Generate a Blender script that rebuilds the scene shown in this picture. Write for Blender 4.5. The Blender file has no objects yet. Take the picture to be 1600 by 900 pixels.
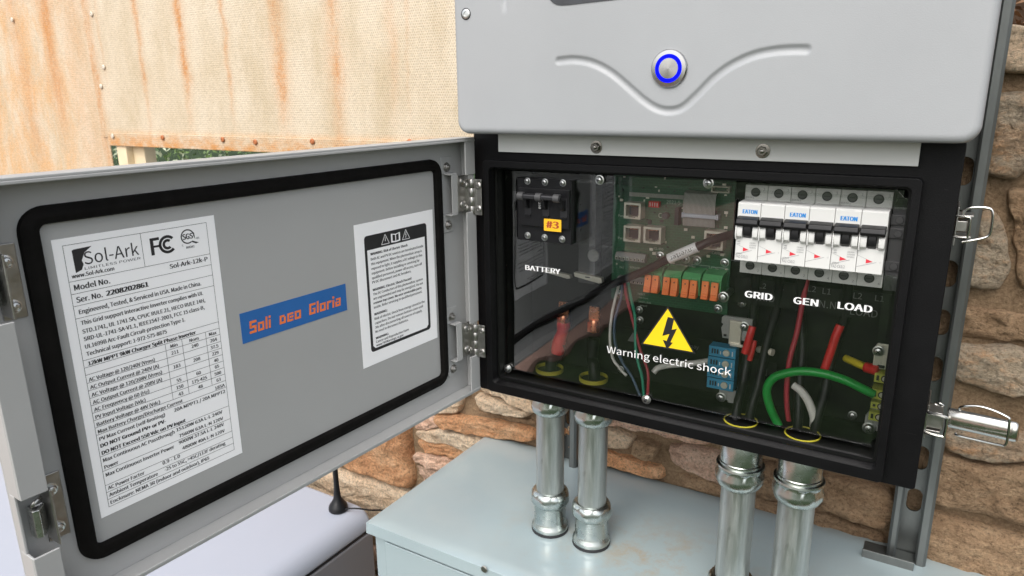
import bpy, bmesh, math, random
from mathutils import Vector, Matrix, Quaternion, noise

random.seed(7)
R = math.radians
V = Vector
sc = bpy.context.scene
col = sc.collection

# ---------------------------------------------------------------- camera
cd = bpy.data.cameras.new('camera')
cam = bpy.data.objects.new('camera', cd)
col.objects.link(cam)
cd.sensor_width = 36.0
cd.lens = 25.1351
cd.clip_start = 0.02
cd.clip_end = 500
_r, _u, _b = V((0.853434, 0.521071, -0.011633)), V((-0.125865, 0.227704, 0.965562)), V((0.505775, -0.822579, 0.259914))
cam.matrix_world = Matrix(((_r.x, _u.x, _b.x, 0), (_r.y, _u.y, _b.y, 0), (_r.z, _u.z, _b.z, 0), (0, 0, 0, 1)))
cam.location = (0.44312, -0.61443, 0.03748)
cd.dof.use_dof = True
cd.dof.focus_distance = 0.64
cd.dof.aperture_fstop = 20
sc.camera = cam

# ---------------------------------------------------------------- light
SUN_EL, SUN_AZ = 50, 2          # degrees; azimuth measured from straight in front of the cabinet, negative = left
w = bpy.data.worlds.new('World')
sc.world = w
w.use_nodes = True
nt = w.node_tree
sky = nt.nodes.new('ShaderNodeTexSky')
sky.sky_type = 'NISHITA'
sky.sun_disc = False
sky.sun_elevation = R(SUN_EL)
sky.sun_rotation = R(180 - SUN_AZ)
sky.air_density = 1.0
sky.dust_density = 3.5
sky.ozone_density = 0.6
bgn = nt.nodes['Background']
bgn.inputs[1].default_value = 0.15
hs = nt.nodes.new('ShaderNodeHueSaturation')      # thin white cloud: the blue is mostly washed out
hs.inputs['Saturation'].default_value = .32
nt.links.new(sky.outputs[0], hs.inputs['Color'])
nt.links.new(hs.outputs[0], bgn.inputs[0])
sd = bpy.data.lights.new('sun', 'SUN')
sd.energy = 0.6
sd.angle = R(60)
sd.color = (1.0, 0.95, 0.88)
so = bpy.data.objects.new('sun', sd)
col.objects.link(so)
_a = R(SUN_AZ)
_to = V((math.sin(_a) * math.cos(R(SUN_EL)), -math.cos(_a) * math.cos(R(SUN_EL)), math.sin(R(SUN_EL))))
so.rotation_euler = _to.to_track_quat('Z', 'Y').to_euler()
so.location = _to * 5
sc.view_settings.view_transform = 'Standard'
sc.view_settings.look = 'None'
sc.view_settings.gamma = 1.0
sc.view_settings.exposure = 0.92
sc.cycles.max_bounces = 10
sc.cycles.transparent_max_bounces = 16
sc.cycles.transmission_bounces = 8

# ---------------------------------------------------------------- materials
MATS = {}


def s2l(c):
    return tuple(((v / 255) / 12.92 if v / 255 <= .04045 else ((v / 255 + .055) / 1.055) ** 2.4) for v in c)


class NT:
    def __init__(s, name):
        s.mat = bpy.data.materials.new(name)
        s.mat.use_nodes = True
        s.t = s.mat.node_tree
        s.b = s.t.nodes['Principled BSDF']
        s.tc = s.t.nodes.new('ShaderNodeTexCoord')

    def n(s, typ, **k):
        x = s.t.nodes.new('ShaderNode' + typ)
        for a, v in k.items():
            setattr(x, a, v)
        return x

    def l(s, a, b):
        s.t.links.new(a, b)

    def noise(s, scale, detail=4, rough=.55, vec=None, stretch=None, dist=0):
        x = s.n('TexNoise')
        x.inputs['Scale'].default_value = scale
        x.inputs['Detail'].default_value = detail
        x.inputs['Roughness'].default_value = rough
        x.inputs['Distortion'].default_value = dist
        src = vec or s.tc.outputs['Object']
        if stretch:
            mp = s.n('Mapping')
            mp.inputs['Scale'].default_value = stretch
            s.l(src, mp.inputs[0])
            src = mp.outputs[0]
        s.l(src, x.inputs['Vector'])
        return x.outputs[0]

    def ramp(s, src, stops):
        x = s.n('ValToRGB')
        e = x.color_ramp.elements
        while len(e) < len(stops):
            e.new(.5)
        for i, (p, c) in enumerate(stops):
            e[i].position = p
            if not hasattr(c, '__len__'):
                c = (c, c, c)
            e[i].color = (*c, 1)
        s.l(src, x.inputs[0])
        return x.outputs[0]

    def mix(s, f, a, b, mode='MIX'):
        x = s.n('Mix', data_type='RGBA', blend_type=mode)
        for sock, v in ((x.inputs[0], f), (x.inputs[6], a), (x.inputs[7], b)):
            if hasattr(v, 'is_linked'):
                s.l(v, sock)
            elif hasattr(v, '__len__'):
                sock.default_value = (*v[:3], 1)
            else:
                sock.default_value = v
        return x.outputs[2]

    def math(s, op, a, b=None, clamp=False):
        x = s.n('Math', operation=op)
        x.use_clamp = clamp
        for i, v in enumerate((a, b)):
            if v is None:
                continue
            if hasattr(v, 'is_linked'):
                s.l(v, x.inputs[i])
            else:
                x.inputs[i].default_value = v
        return x.outputs[0]

    def bump(s, h, strength=.3, dist=.001):
        x = s.n('Bump')
        x.inputs['Strength'].default_value = strength
        x.inputs['Distance'].default_value = dist
        s.l(h, x.inputs['Height'])
        s.l(x.outputs[0], s.b.inputs['Normal'])

    def set(s, rough=.5, metal=0, spec=.5, coat=0):
        s.b.inputs['Roughness'].default_value = rough
        s.b.inputs['Metallic'].default_value = metal
        s.b.inputs['Specular IOR Level'].default_value = spec
        s.b.inputs['Coat Weight'].default_value = coat


def mat(name, c, rough=.5, metal=0, var=.06, vs=30, bump=0, bs=900, spec=.5, stretch=None, dirt=None, ds=12, dth=.62, coat=0, scratch=None):
    """painted, moulded or metal surface: base colour with slight variation, uneven gloss, fine grain, optional dirt"""
    if name in MATS:
        return MATS[name]
    m = NT(name)
    m.set(rough, metal, spec, coat)
    nz = m.noise(vs, 5, .6, stretch=stretch)
    lo = tuple(v * (1 - var) for v in c)
    hi = tuple(min(1, v * (1 + var)) for v in c)
    cc = m.ramp(nz, [(.3, lo), (.7, hi)])
    if dirt:
        dn = m.noise(ds, 8, .68)
        f = m.ramp(dn, [(dth, 0.0), (min(.99, dth + .14), 1.0)])
        cc = m.mix(f, cc, dirt)
    if scratch:
        sn = m.noise(60, 5, .7, stretch=(.25, 1, 5))
        cc = m.mix(m.math('MULTIPLY', m.ramp(sn, [(.70, 0.0), (.74, 1.0)]), .5), cc, scratch)
    m.l(cc, m.b.inputs['Base Color'])
    rn = m.noise(vs * 2.3, 4, .6, stretch=stretch)
    m.l(m.ramp(rn, [(.25, max(0, rough - .07)), (.75, min(1, rough + .09))]), m.b.inputs['Roughness'])
    if bump:
        m.bump(m.noise(bs, 3, .6, stretch=stretch), bump, .0004)
    MATS[name] = m.mat
    return m.mat


def emit(name, c, st):
    m = NT(name)
    m.b.inputs['Base Color'].default_value = (*c, 1)
    m.b.inputs['Emission Color'].default_value = (*c, 1)
    m.b.inputs['Emission Strength'].default_value = st
    m.b.inputs['Specular IOR Level'].default_value = .05
    m.b.inputs['Roughness'].default_value = .8
    return m.mat


M_cover = mat('grey_powder_coat', (.325, .335, .345), .42, var=.03, vs=9, bump=.35, bs=900, dirt=(.44, .43, .40), ds=150, dth=.70)
M_door = mat('door_grey_paint', (.38, .383, .378), .38, var=.03, vs=9, bump=.2, bs=1300, dirt=(.36, .31, .23), ds=16, dth=.74)
M_door_face = mat('door_face_paint', (.38, .383, .378), .40, var=.02, vs=7, bump=.2, bs=1300)
M_black = mat('black_box_paint', (.004, .004, .0045), .45, spec=.16, var=.2, vs=18, bump=.5, bs=900, dirt=(.10, .10, .10), ds=260, dth=.74, scratch=(.09, .09, .09))
M_blackp = mat('black_plastic', (.009, .009, .010), .33, spec=.3, var=.15, vs=40)
M_blackd = mat('black_plate', (.005, .0055, .005), .5, spec=.2, var=.2, vs=30)
M_rub = mat('gasket_rubber', (.0045, .004, .0035), .7, spec=.12, var=.35, vs=60, bump=.4, bs=500, dirt=(.04, .035, .025), ds=90, dth=.70)
M_paper = mat('white_sticker', (.94, .94, .95), .42, var=.012, vs=20)
M_ink = mat('black_ink', (.02, .02, .022), .45, var=.1)
M_blue = mat('blue_sticker', (.018, .13, .40), .38, var=.06, vs=30)
M_oink = mat('orange_ink', (.85, .20, .05), .5, var=.03)
M_steel = mat('stainless_steel', (.62, .61, .58), .20, 1, var=.08, vs=60)
M_zinc = mat('zinc_screw', (.60, .61, .60), .30, 1, var=.15, vs=300)
M_nut = mat('dark_nut_steel', (.26, .25, .23), .22, 1, var=.2, vs=200)
M_satin = mat('dull_hinge_steel', (.44, .43, .41), .34, 1, var=.18, vs=70)
M_white = mat('white_breaker_plastic', (.63, .63, .61), .38, var=.02, vs=30)
M_warm = mat('cream_plastic', (.58, .54, .45), .4, var=.05, vs=30)
M_grayp = mat('grey_plastic', (.28, .28, .27), .45, var=.06, vs=30)
M_dgray = mat('dark_grey_plastic', (.06, .06, .062), .45, var=.1, vs=30)
M_pcbgreen = (.008, .055, .022)
M_gterm = mat('green_terminal_plastic', (.11, .38, .15), .42, var=.06, vs=50)
M_orange = mat('orange_lever_plastic', (.95, .24, .05), .42, var=.06, vs=80)
M_red = mat('red_sleeve', (.58, .018, .02), .36, var=.1, vs=60)
M_redw = mat('red_wire', (.38, .03, .05), .4, var=.1, vs=60)
M_greenw = mat('green_wire', (.01, .30, .045), .33, var=.07, vs=60)
M_tealw = mat('teal_wire', (.02, .28, .17), .4, var=.08, vs=60)
M_bluew = mat('slate_blue_wire', (.06, .10, .17), .4, var=.1, vs=60)
M_whitew = mat('white_wire', (.66, .64, .60), .42, var=.04, vs=60)
M_blackw = mat('black_cable', (.007, .007, .008), .42, spec=.3, var=.2, vs=60)
M_yellow = mat('yellow_bushing', (.42, .37, .03), .4, var=.06)
M_yg = mat('yellow_green_plastic', (.50, .52, .07), .42, var=.07, vs=60)
M_bluet = mat('blue_terminal_plastic', (.035, .24, .40), .40, var=.06, vs=60)
M_copper = mat('bare_copper', (.85, .36, .20), .28, 1, var=.1, vs=120)
M_tin = mat('tin_plate', (.70, .67, .58), .4, .7, var=.08, vs=60)
M_yst = mat('amber_sticker', (.92, .50, .02), .42, var=.02)
M_warn = mat('yellow_warning_print', (.86, .60, .01), .4, var=.02)
M_txt = mat('white_print', (.80, .80, .80), .5, var=.02)
M_txtg = mat('grey_print_and_shadow', (.13, .13, .13), .5, var=.05)
M_bluei = mat('blue_ink', (.01, .22, .60), .45, var=.03)
M_redi = mat('red_ink', (.62, .03, .05), .45, var=.03)
M_greyi = mat('grey_ink', (.16, .16, .17), .45, var=.03)
M_hole = mat('dark_socket', (.012, .012, .014), .45, var=.2)
M_dring = mat('black_ring_rubber', (.02, .02, .022), .5, var=.2)
M_strip = mat('light_grey_strip', (.55, .555, .54), .44, var=.03, vs=10, bump=.2)
M_bluering = emit('blue_ring_light', (.001, .003, .8), .8)


def m_brushed():
    m = NT('brushed_button_steel')
    m.set(.22, 1)
    m.b.inputs['Base Color'].default_value = (.42, .415, .41, 1)
    m.b.inputs['Anisotropic'].default_value = .75
    tg = m.n('Tangent')
    tg.direction_type = 'RADIAL'
    tg.axis = 'Y'
    m.l(tg.outputs[0], m.b.inputs['Tangent'])
    return m.mat


M_brush = m_brushed()


def m_galv():
    m = NT('galvanised_pipe')
    m.set(.3, .95)
    a = m.noise(22, 6, .7, stretch=(6, 6, .5))
    b = m.noise(160, 4, .6, stretch=(1, 1, .25))
    c1 = m.ramp(a, [(.28, (.34, .36, .355)), (.5, (.47, .50, .49)), (.72, (.62, .64, .62))])
    sp = m.ramp(b, [(.62, 0.0), (.70, 1.0)])
    cc = m.mix(m.math('MULTIPLY', sp, .35), c1, (.20, .20, .19))
    m.l(cc, m.b.inputs['Base Color'])
    m.l(m.ramp(m.noise(70, 5, .6, stretch=(3, 3, .4)), [(.3, .36), (.7, .56)]), m.b.inputs['Roughness'])
    m.bump(m.noise(240, 4, .6, stretch=(2, 2, .3)), .22, .0005)
    return m.mat


def m_fit():
    m = NT('zinc_fitting')
    m.set(.2, 1)
    a = m.noise(38, 4, .6)
    m.l(m.ramp(a, [(.3, (.40, .45, .44)), (.55, (.54, .58, .56)), (.75, (.64, .65, .60))]), m.b.inputs['Base Color'])
    m.l(m.ramp(m.noise(60, 4, .6), [(.3, .20), (.75, .36)]), m.b.inputs['Roughness'])
    return m.mat


M_galv = m_galv()
M_fit = m_fit()
M_strut = mat('galvanised_strut', (.15, .16, .155), .40, .75, var=.14, vs=26, bump=.2, bs=300, stretch=(2, 2, .5))


def m_enclosure():
    m = NT('pale_blue_grey_enamel')
    m.set(.30, 0, .5, .6)
    m.b.inputs['Coat Roughness'].default_value = .10
    base = m.ramp(m.noise(6, 4, .6), [(.3, (.335, .415, .435)), (.7, (.37, .445, .46))])
    d = m.ramp(m.noise(22, 9, .74), [(.48, 0.0), (.66, 1.0)])
    # dust lies mostly in one patch of the lid
    sx = m.n('SeparateXYZ')
    m.l(m.tc.outputs['Object'], sx.inputs[0])
    gx = m.math('SUBTRACT', 1.0, m.math('MULTIPLY', m.math('ABSOLUTE', m.math('SUBTRACT', sx.outputs[0], .20)), 4.2), True)
    gy = m.math('SUBTRACT', 1.0, m.math('MULTIPLY', m.math('ABSOLUTE', m.math('SUBTRACT', sx.outputs[1], .10)), 9.0), True)
    gz = m.math('SUBTRACT', 1.0, m.math('MULTIPLY', m.math('ABSOLUTE', m.math('SUBTRACT', sx.outputs[2], .855)), 60.0), True)
    f = m.math('MULTIPLY', m.math('MULTIPLY', d, m.math('MULTIPLY', gx, gy)), m.math('MULTIPLY', gz, .8))
    c2 = m.mix(f, base, (.40, .30, .17))
    fine = m.ramp(m.noise(300, 3, .6), [(.68, 0.0), (.74, 1.0)])
    c3 = m.mix(m.math('MULTIPLY', fine, .35), c2, (.30, .30, .27))
    m.l(c3, m.b.inputs['Base Color'])
    m.l(m.ramp(m.noise(4, 3, .5), [(.2, .20), (.8, .26)]), m.b.inputs['Roughness'])
    m.bump(m.noise(30, 2, .5), .08, .002)
    return m.mat


M_enc = m_enclosure()
M_batt = mat('lavender_white_enamel', (.40, .43, .50), .40, var=.012, vs=5, bump=.1, bs=900)
M_battd = mat('grey_side_enamel', (.20, .20, .215), .45, var=.03, vs=6)


def m_stone(i, cols):
    m = NT('rough_sandstone_%s' % i)
    m.set(.9, 0, .25)
    oi = m.n('ObjectInfo')
    vec = m.n('VectorMath', operation='ADD')
    mul = m.n('VectorMath', operation='SCALE')
    mul.inputs['Scale'].default_value = 9.0
    cmb = m.n('CombineXYZ')
    m.l(oi.outputs['Random'], cmb.inputs[0])
    m.l(oi.outputs['Random'], cmb.inputs[2])
    m.l(cmb.outputs[0], mul.inputs[0])
    m.l(m.tc.outputs['Object'], vec.inputs[0])
    m.l(mul.outputs[0], vec.inputs[1])
    v = vec.outputs[0]
    big = m.noise(11, 8, .62, vec=v, stretch=(1, 1, 2.0), dist=.4)
    med = m.noise(60, 8, .72, vec=v, stretch=(1, 1, 1.6))
    fin = m.noise(260, 6, .75, vec=v)
    c1 = m.ramp(big, [(.34, cols[0]), (.50, cols[1]), (.64, cols[2])])
    c2 = m.mix(.5, c1, m.ramp(med, [(.32, tuple(.6 * x for x in cols[0])), (.5, cols[1]), (.66, tuple(min(1, 1.12 * x) for x in cols[2]))]))
    pit = m.ramp(fin, [(.36, .40), (.47, .95), (.64, 1.30)])
    c3 = m.mix(.8, c2, pit, 'MULTIPLY')
    hsv = m.n('HueSaturation')
    m.l(m.math('ADD', m.math('MULTIPLY', oi.outputs['Random'], .34), .83), hsv.inputs['Value'])
    m.l(c3, hsv.inputs['Color'])
    m.l(hsv.outputs[0], m.b.inputs['Base Color'])
    h = m.math('ADD', m.math('MULTIPLY', med, 1.3), m.math('MULTIPLY', fin, .55))
    m.bump(h, 1.0, .011)
    return m.mat


M_stone = {
    'orange': m_stone('orange', [(.58, .26, .12), (.76, .40, .20), (.80, .52, .31)]),
    'cream': m_stone('cream', [(.62, .42, .26), (.80, .60, .41), (.86, .71, .53)]),
    'pink': m_stone('pink', [(.56, .32, .21), (.76, .50, .36), (.84, .63, .48)]),
    'brown': m_stone('brown', [(.27, .165, .09), (.39, .255, .15), (.48, .34, .21)]),
    'grey': m_stone('grey', [(.40, .30, .20), (.50, .41, .30), (.50, .28, .14)]),
}


def m_mortar():
    m = NT('sandy_mortar')
    m.set(.95, 0, .15)
    a = m.noise(18, 8, .7)
    f = m.noise(260, 6, .75)
    c = m.ramp(a, [(.3, (.20, .125, .07)), (.7, (.36, .24, .145))])
    c = m.mix(.55, c, m.ramp(f, [(.32, (.11, .07, .04)), (.66, (.44, .32, .20))]))
    m.l(c, m.b.inputs['Base Color'])
    m.bump(m.math('ADD', f, a), 1.0, .006)
    return m.mat


M_mortar = m_mortar()


def m_panel():
    """cream sheet, embossed with fine dots, with rust that has run down from above"""
    m = NT('rust_streaked_embossed_sheet')
    m.set(.5, 0, .3)
    sx = m.n('SeparateXYZ')
    m.l(m.tc.outputs['Object'], sx.inputs[0])
    x, z = sx.outputs[0], sx.outputs[2]
    wob = m.math('MULTIPLY', m.math('SUBTRACT', m.noise(9, 8, .72), .5), .05)
    xw = m.math('ADD', x, wob)
    # the streaks: position, half width, strength, height at which each one has thinned out
    streaks = [(-2.43, .06, .55, -.2), (-2.22, .055, 1.0, -.06), (-1.97, .035, .8, -.35), (-2.06, .10, .35, -.3), (-1.91, .012, .30, .06), (-1.705, .016, .95, .0),
               (-1.50, .024, 1.1, .02), (-1.31, .014, .75, .03), (-1.10, .034, 1.0, -.02), (-.90, .03, .85, -.05), (-.715, .02, .42, .03), (-.67, .008, .25, .0)]
    acc = None
    for (px, hw, st, zb) in streaks:
        d = m.math('DIVIDE', m.math('SUBTRACT', xw, px), hw)
        d2 = m.math('MULTIPLY', d, d)
        g = m.math('ADD', m.math('MULTIPLY', m.math('POWER', 2.718, m.math('MULTIPLY', d2, -1.0)), .5), m.math('MULTIPLY', m.math('POWER', 2.718, m.math('MULTIPLY', d2, -3.0)), .5))
        fz = m.math('MULTIPLY', m.math('SUBTRACT', z, zb - .10), 4.2, True)
        g = m.math('MULTIPLY', m.math('MULTIPLY', g, fz), st)
        acc = g if acc is None else m.math('MAXIMUM', acc, g)
    brk = m.ramp(m.noise(7, 7, .7, stretch=(3, 1, .9)), [(.30, .25), (.62, 1.0)])
    grain = m.ramp(m.noise(120, 6, .8), [(.34, .35), (.62, 1.0)])
    f = m.math('MULTIPLY', m.math('MULTIPLY', m.math('MULTIPLY', acc, brk), grain), 1.35, True)
    # general staining: heavier to the far left and along the bottom rail
    blot = m.ramp(m.noise(7, 10, .72, stretch=(1.8, 1, .8), dist=.3), [(.40, 0.08), (.60, 1.0)])
    left = m.math('MULTIPLY', m.math('SUBTRACT', -1.95, x), 3.0, True)
    f2 = m.math('MULTIPLY', m.math('MULTIPLY', blot, left), .95)
    cream = m.ramp(m.noise(5, 6, .6, stretch=(2, 1, 1)), [(.32, (.55, .46, .32)), (.6, (.66, .58, .45))])
    c = m.mix(m.math('MULTIPLY', f2, grain), cream, (.66, .37, .15))
    c = m.mix(m.math('MULTIPLY', f, .95, True), c, (.56, .25, .075))
    low = m.math('MULTIPLY', m.math('SUBTRACT', -.048, z), 22.0, True)
    lowx = m.math('MULTIPLY', m.math('ADD', x, 1.96), 30.0, True)
    lown = m.ramp(m.noise(26, 8, .75, stretch=(1, 1, 1.6)), [(.38, .15), (.60, 1.0)])
    c = m.mix(m.math('MULTIPLY', m.math('MULTIPLY', low, lowx), lown), c, (.60, .29, .10))
    # dots
    k = 2 * math.pi / .0058
    p1 = m.math('COSINE', m.math('MULTIPLY', z, k))
    hx, hz = m.math('MULTIPLY', z, k * .5), m.math('MULTIPLY', x, k * .8660)
    p2 = m.math('COSINE', m.math('ADD', hx, hz))
    p3 = m.math('COSINE', m.math('SUBTRACT', hx, hz))
    hexa = m.math('ADD', m.math('ADD', p1, p2), p3)
    dot = m.ramp(m.math('ADD', m.math('MULTIPLY', hexa, .2), .4), [(.45, 0.0), (.8, 1.0)])
    c = m.mix(m.math('MULTIPLY', dot, .80), c, m.mix(.6, c, (.26, .14, .06)))
    gr2 = m.ramp(m.noise(170, 4, .75, stretch=(.7, 1, 2.2)), [(.34, .72), (.5, .97), (.66, 1.12)])
    c = m.mix(.85, c, gr2, 'MULTIPLY')
    spk = m.ramp(m.noise(130, 3, .6), [(.70, 0.0), (.78, 1.0)])
    c = m.mix(m.math('MULTIPLY', spk, .35), c, (.90, .86, .74))
    m.l(c, m.b.inputs['Base Color'])
    m.bump(m.math('SUBTRACT', 1.0, dot), .5, .0008)
    return m.mat


M_panel = m_panel()
M_rail = mat('rusty_rail', (.76, .42, .18), .6, 0, var=.3, vs=26, bump=.4, bs=260, dirt=(.60, .22, .06), ds=18, dth=.52, stretch=(1, 1, 2.0))
M_post = mat('cream_post', (.74, .62, .42), .6, var=.1, vs=14)
M_rivr = mat('rusty_rivet', (.45, .16, .06), .6, .2, var=.3, vs=200)
M_rivw = mat('pale_rivet', (.66, .60, .50), .5, .2, var=.1, vs=200)
M_leaf = mat('hedge_leaf', (.16, .25, .08), .5, var=.6, vs=40)
M_leafl = mat('pale_hedge_leaf', (.55, .60, .42), .5, var=.3, vs=40)
M_dleaf = mat('dry_leaf', (.22, .12, .06), .7, var=.5, vs=30)
M_lawn = mat('lawn_green', (.032, .052, .022), .9, var=.5, vs=3, bump=1.0, bs=60, spec=.1)
M_pave = mat('pink_paving', (.30, .19, .15), .85, var=.2, vs=5, bump=.5, bs=120, spec=.2)
M_soil = mat('soil_brown', (.09, .055, .035), .95, var=.4, vs=14, bump=1.0, bs=60, spec=.1)


def m_ribbon():
    m = NT('grey_ribbon_cable')
    m.set(.5)
    sx = m.n('SeparateXYZ')
    m.l(m.tc.outputs['Object'], sx.inputs[0])
    g = m.math('SINE', m.math('MULTIPLY', sx.outputs[0], 2 * math.pi / .00125))
    m.l(m.ramp(m.math('ADD', m.math('MULTIPLY', g, .5), .5), [(.2, (.20, .19, .17)), (.7, (.47, .45, .42))]), m.b.inputs['Base Color'])
    m.bump(g, .6, .0004)
    return m.mat


M_ribbon = m_ribbon()


def m_pcb():
    m = NT('green_circuit_board')
    m.set(.35, 0, .5, .3)
    br = m.n('TexBrick')
    br.inputs['Scale'].default_value = 90
    br.inputs['Color1'].default_value = (.010, .075, .030, 1)
    br.inputs['Color2'].default_value = (.012, .062, .028, 1)
    br.inputs['Mortar'].default_value = (.018, .105, .048, 1)
    br.inputs['Mortar Size'].default_value = .03
    rt = m.n('Mapping')
    rt.inputs['Rotation'].default_value = (R(90), 0, 0)
    m.l(m.tc.outputs['Object'], rt.inputs[0])
    m.l(rt.outputs[0], br.inputs['Vector'])
    m.l(br.outputs[0], m.b.inputs['Base Color'])
    return m.mat


M_pcb = m_pcb()


def m_clear():
    """clear acrylic: lets light through and mirrors by its Fresnel reflectance, slightly wavy"""
    m = NT('clear_acrylic')
    t = m.t
    t.nodes.remove(m.b)
    out = [n for n in t.nodes if n.type == 'OUTPUT_MATERIAL'][0]
    tr = m.n('BsdfTransparent')
    tr.inputs[0].default_value = (.97, .975, .97, 1)
    gl = m.n('BsdfGlossy')
    gl.inputs['Roughness'].default_value = .015
    fr = m.n('Fresnel')
    fr.inputs['IOR'].default_value = 1.62
    bp = m.n('Bump')
    bp.inputs['Strength'].default_value = .35
    bp.inputs['Distance'].default_value = .004
    m.l(m.noise(9, 2, .5), bp.inputs['Height'])
    m.l(bp.outputs[0], gl.inputs['Normal'])
    m.l(bp.outputs[0], fr.inputs['Normal'])
    mx = m.n('MixShader')
    m.l(fr.outputs[0], mx.inputs[0])
    m.l(tr.outputs[0], mx.inputs[1])
    m.l(gl.outputs[0], mx.inputs[2])
    m.l(mx.outputs[0], out.inputs['Surface'])
    return m.mat


M_clear = m_clear()
M_glass_d = mat('display_glass', (.03, .032, .038), .12, var=.2, vs=60)

# ---------------------------------------------------------------- mesh helpers
FCACHE = {}
import os
try:      # the sans-serif that ships inside Blender; its default face is used if it is not there
    UIFONT = bpy.data.fonts.load(os.path.join(bpy.utils.system_resource('DATAFILES'), 'fonts', 'Noto Sans CJK Regular.woff2'))
except Exception:
    UIFONT = None


def glyphs(s, bold=0.0):
    """outline text as triangulated 2-D mesh data: verts, faces, width, cap height"""
    key = (s, bold)
    if key in FCACHE:
        return FCACHE[key]
    cu = bpy.data.curves.new('lettering', 'FONT')
    cu.body = s
    cu.size = 1
    cu.resolution_u = 3
    if UIFONT:
        cu.font = UIFONT
    ob = bpy.data.objects.new('lettering', cu)
    me = bpy.data.meshes.new_from_object(ob)
    vs = [(v.co.x, v.co.y) for v in me.vertices]
    fs = [tuple(p.vertices) for p in me.polygons]
    bpy.data.objects.remove(ob)
    bpy.data.curves.remove(cu)
    bpy.data.meshes.remove(me)
    w0 = min(v[0] for v in vs)
    w1 = max(v[0] for v in vs)
    FCACHE[key] = (vs, fs, w0, w1)
    return FCACHE[key]


CAP = 1.0
_h = glyphs('H')
CAP = max(p[1] for p in _h[0])


def smooth_path(pts, k=6):
    pts = [V(p) for p in pts]
    if len(pts) < 3:
        return pts
    P = [pts[0] * 2 - pts[1]] + pts + [pts[-1] * 2 - pts[-2]]
    out = []
    for i in range(1, len(P) - 2):
        a, b, c, d = P[i - 1], P[i], P[i + 1], P[i + 2]
        for j in range(k):
            t = j / k
            out.append(.5 * ((2 * b) + (c - a) * t + (2 * a - 5 * b + 4 * c - d) * t * t + (3 * b - a - 3 * c + d) * t ** 3))
    out.append(pts[-1])
    return out


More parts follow.
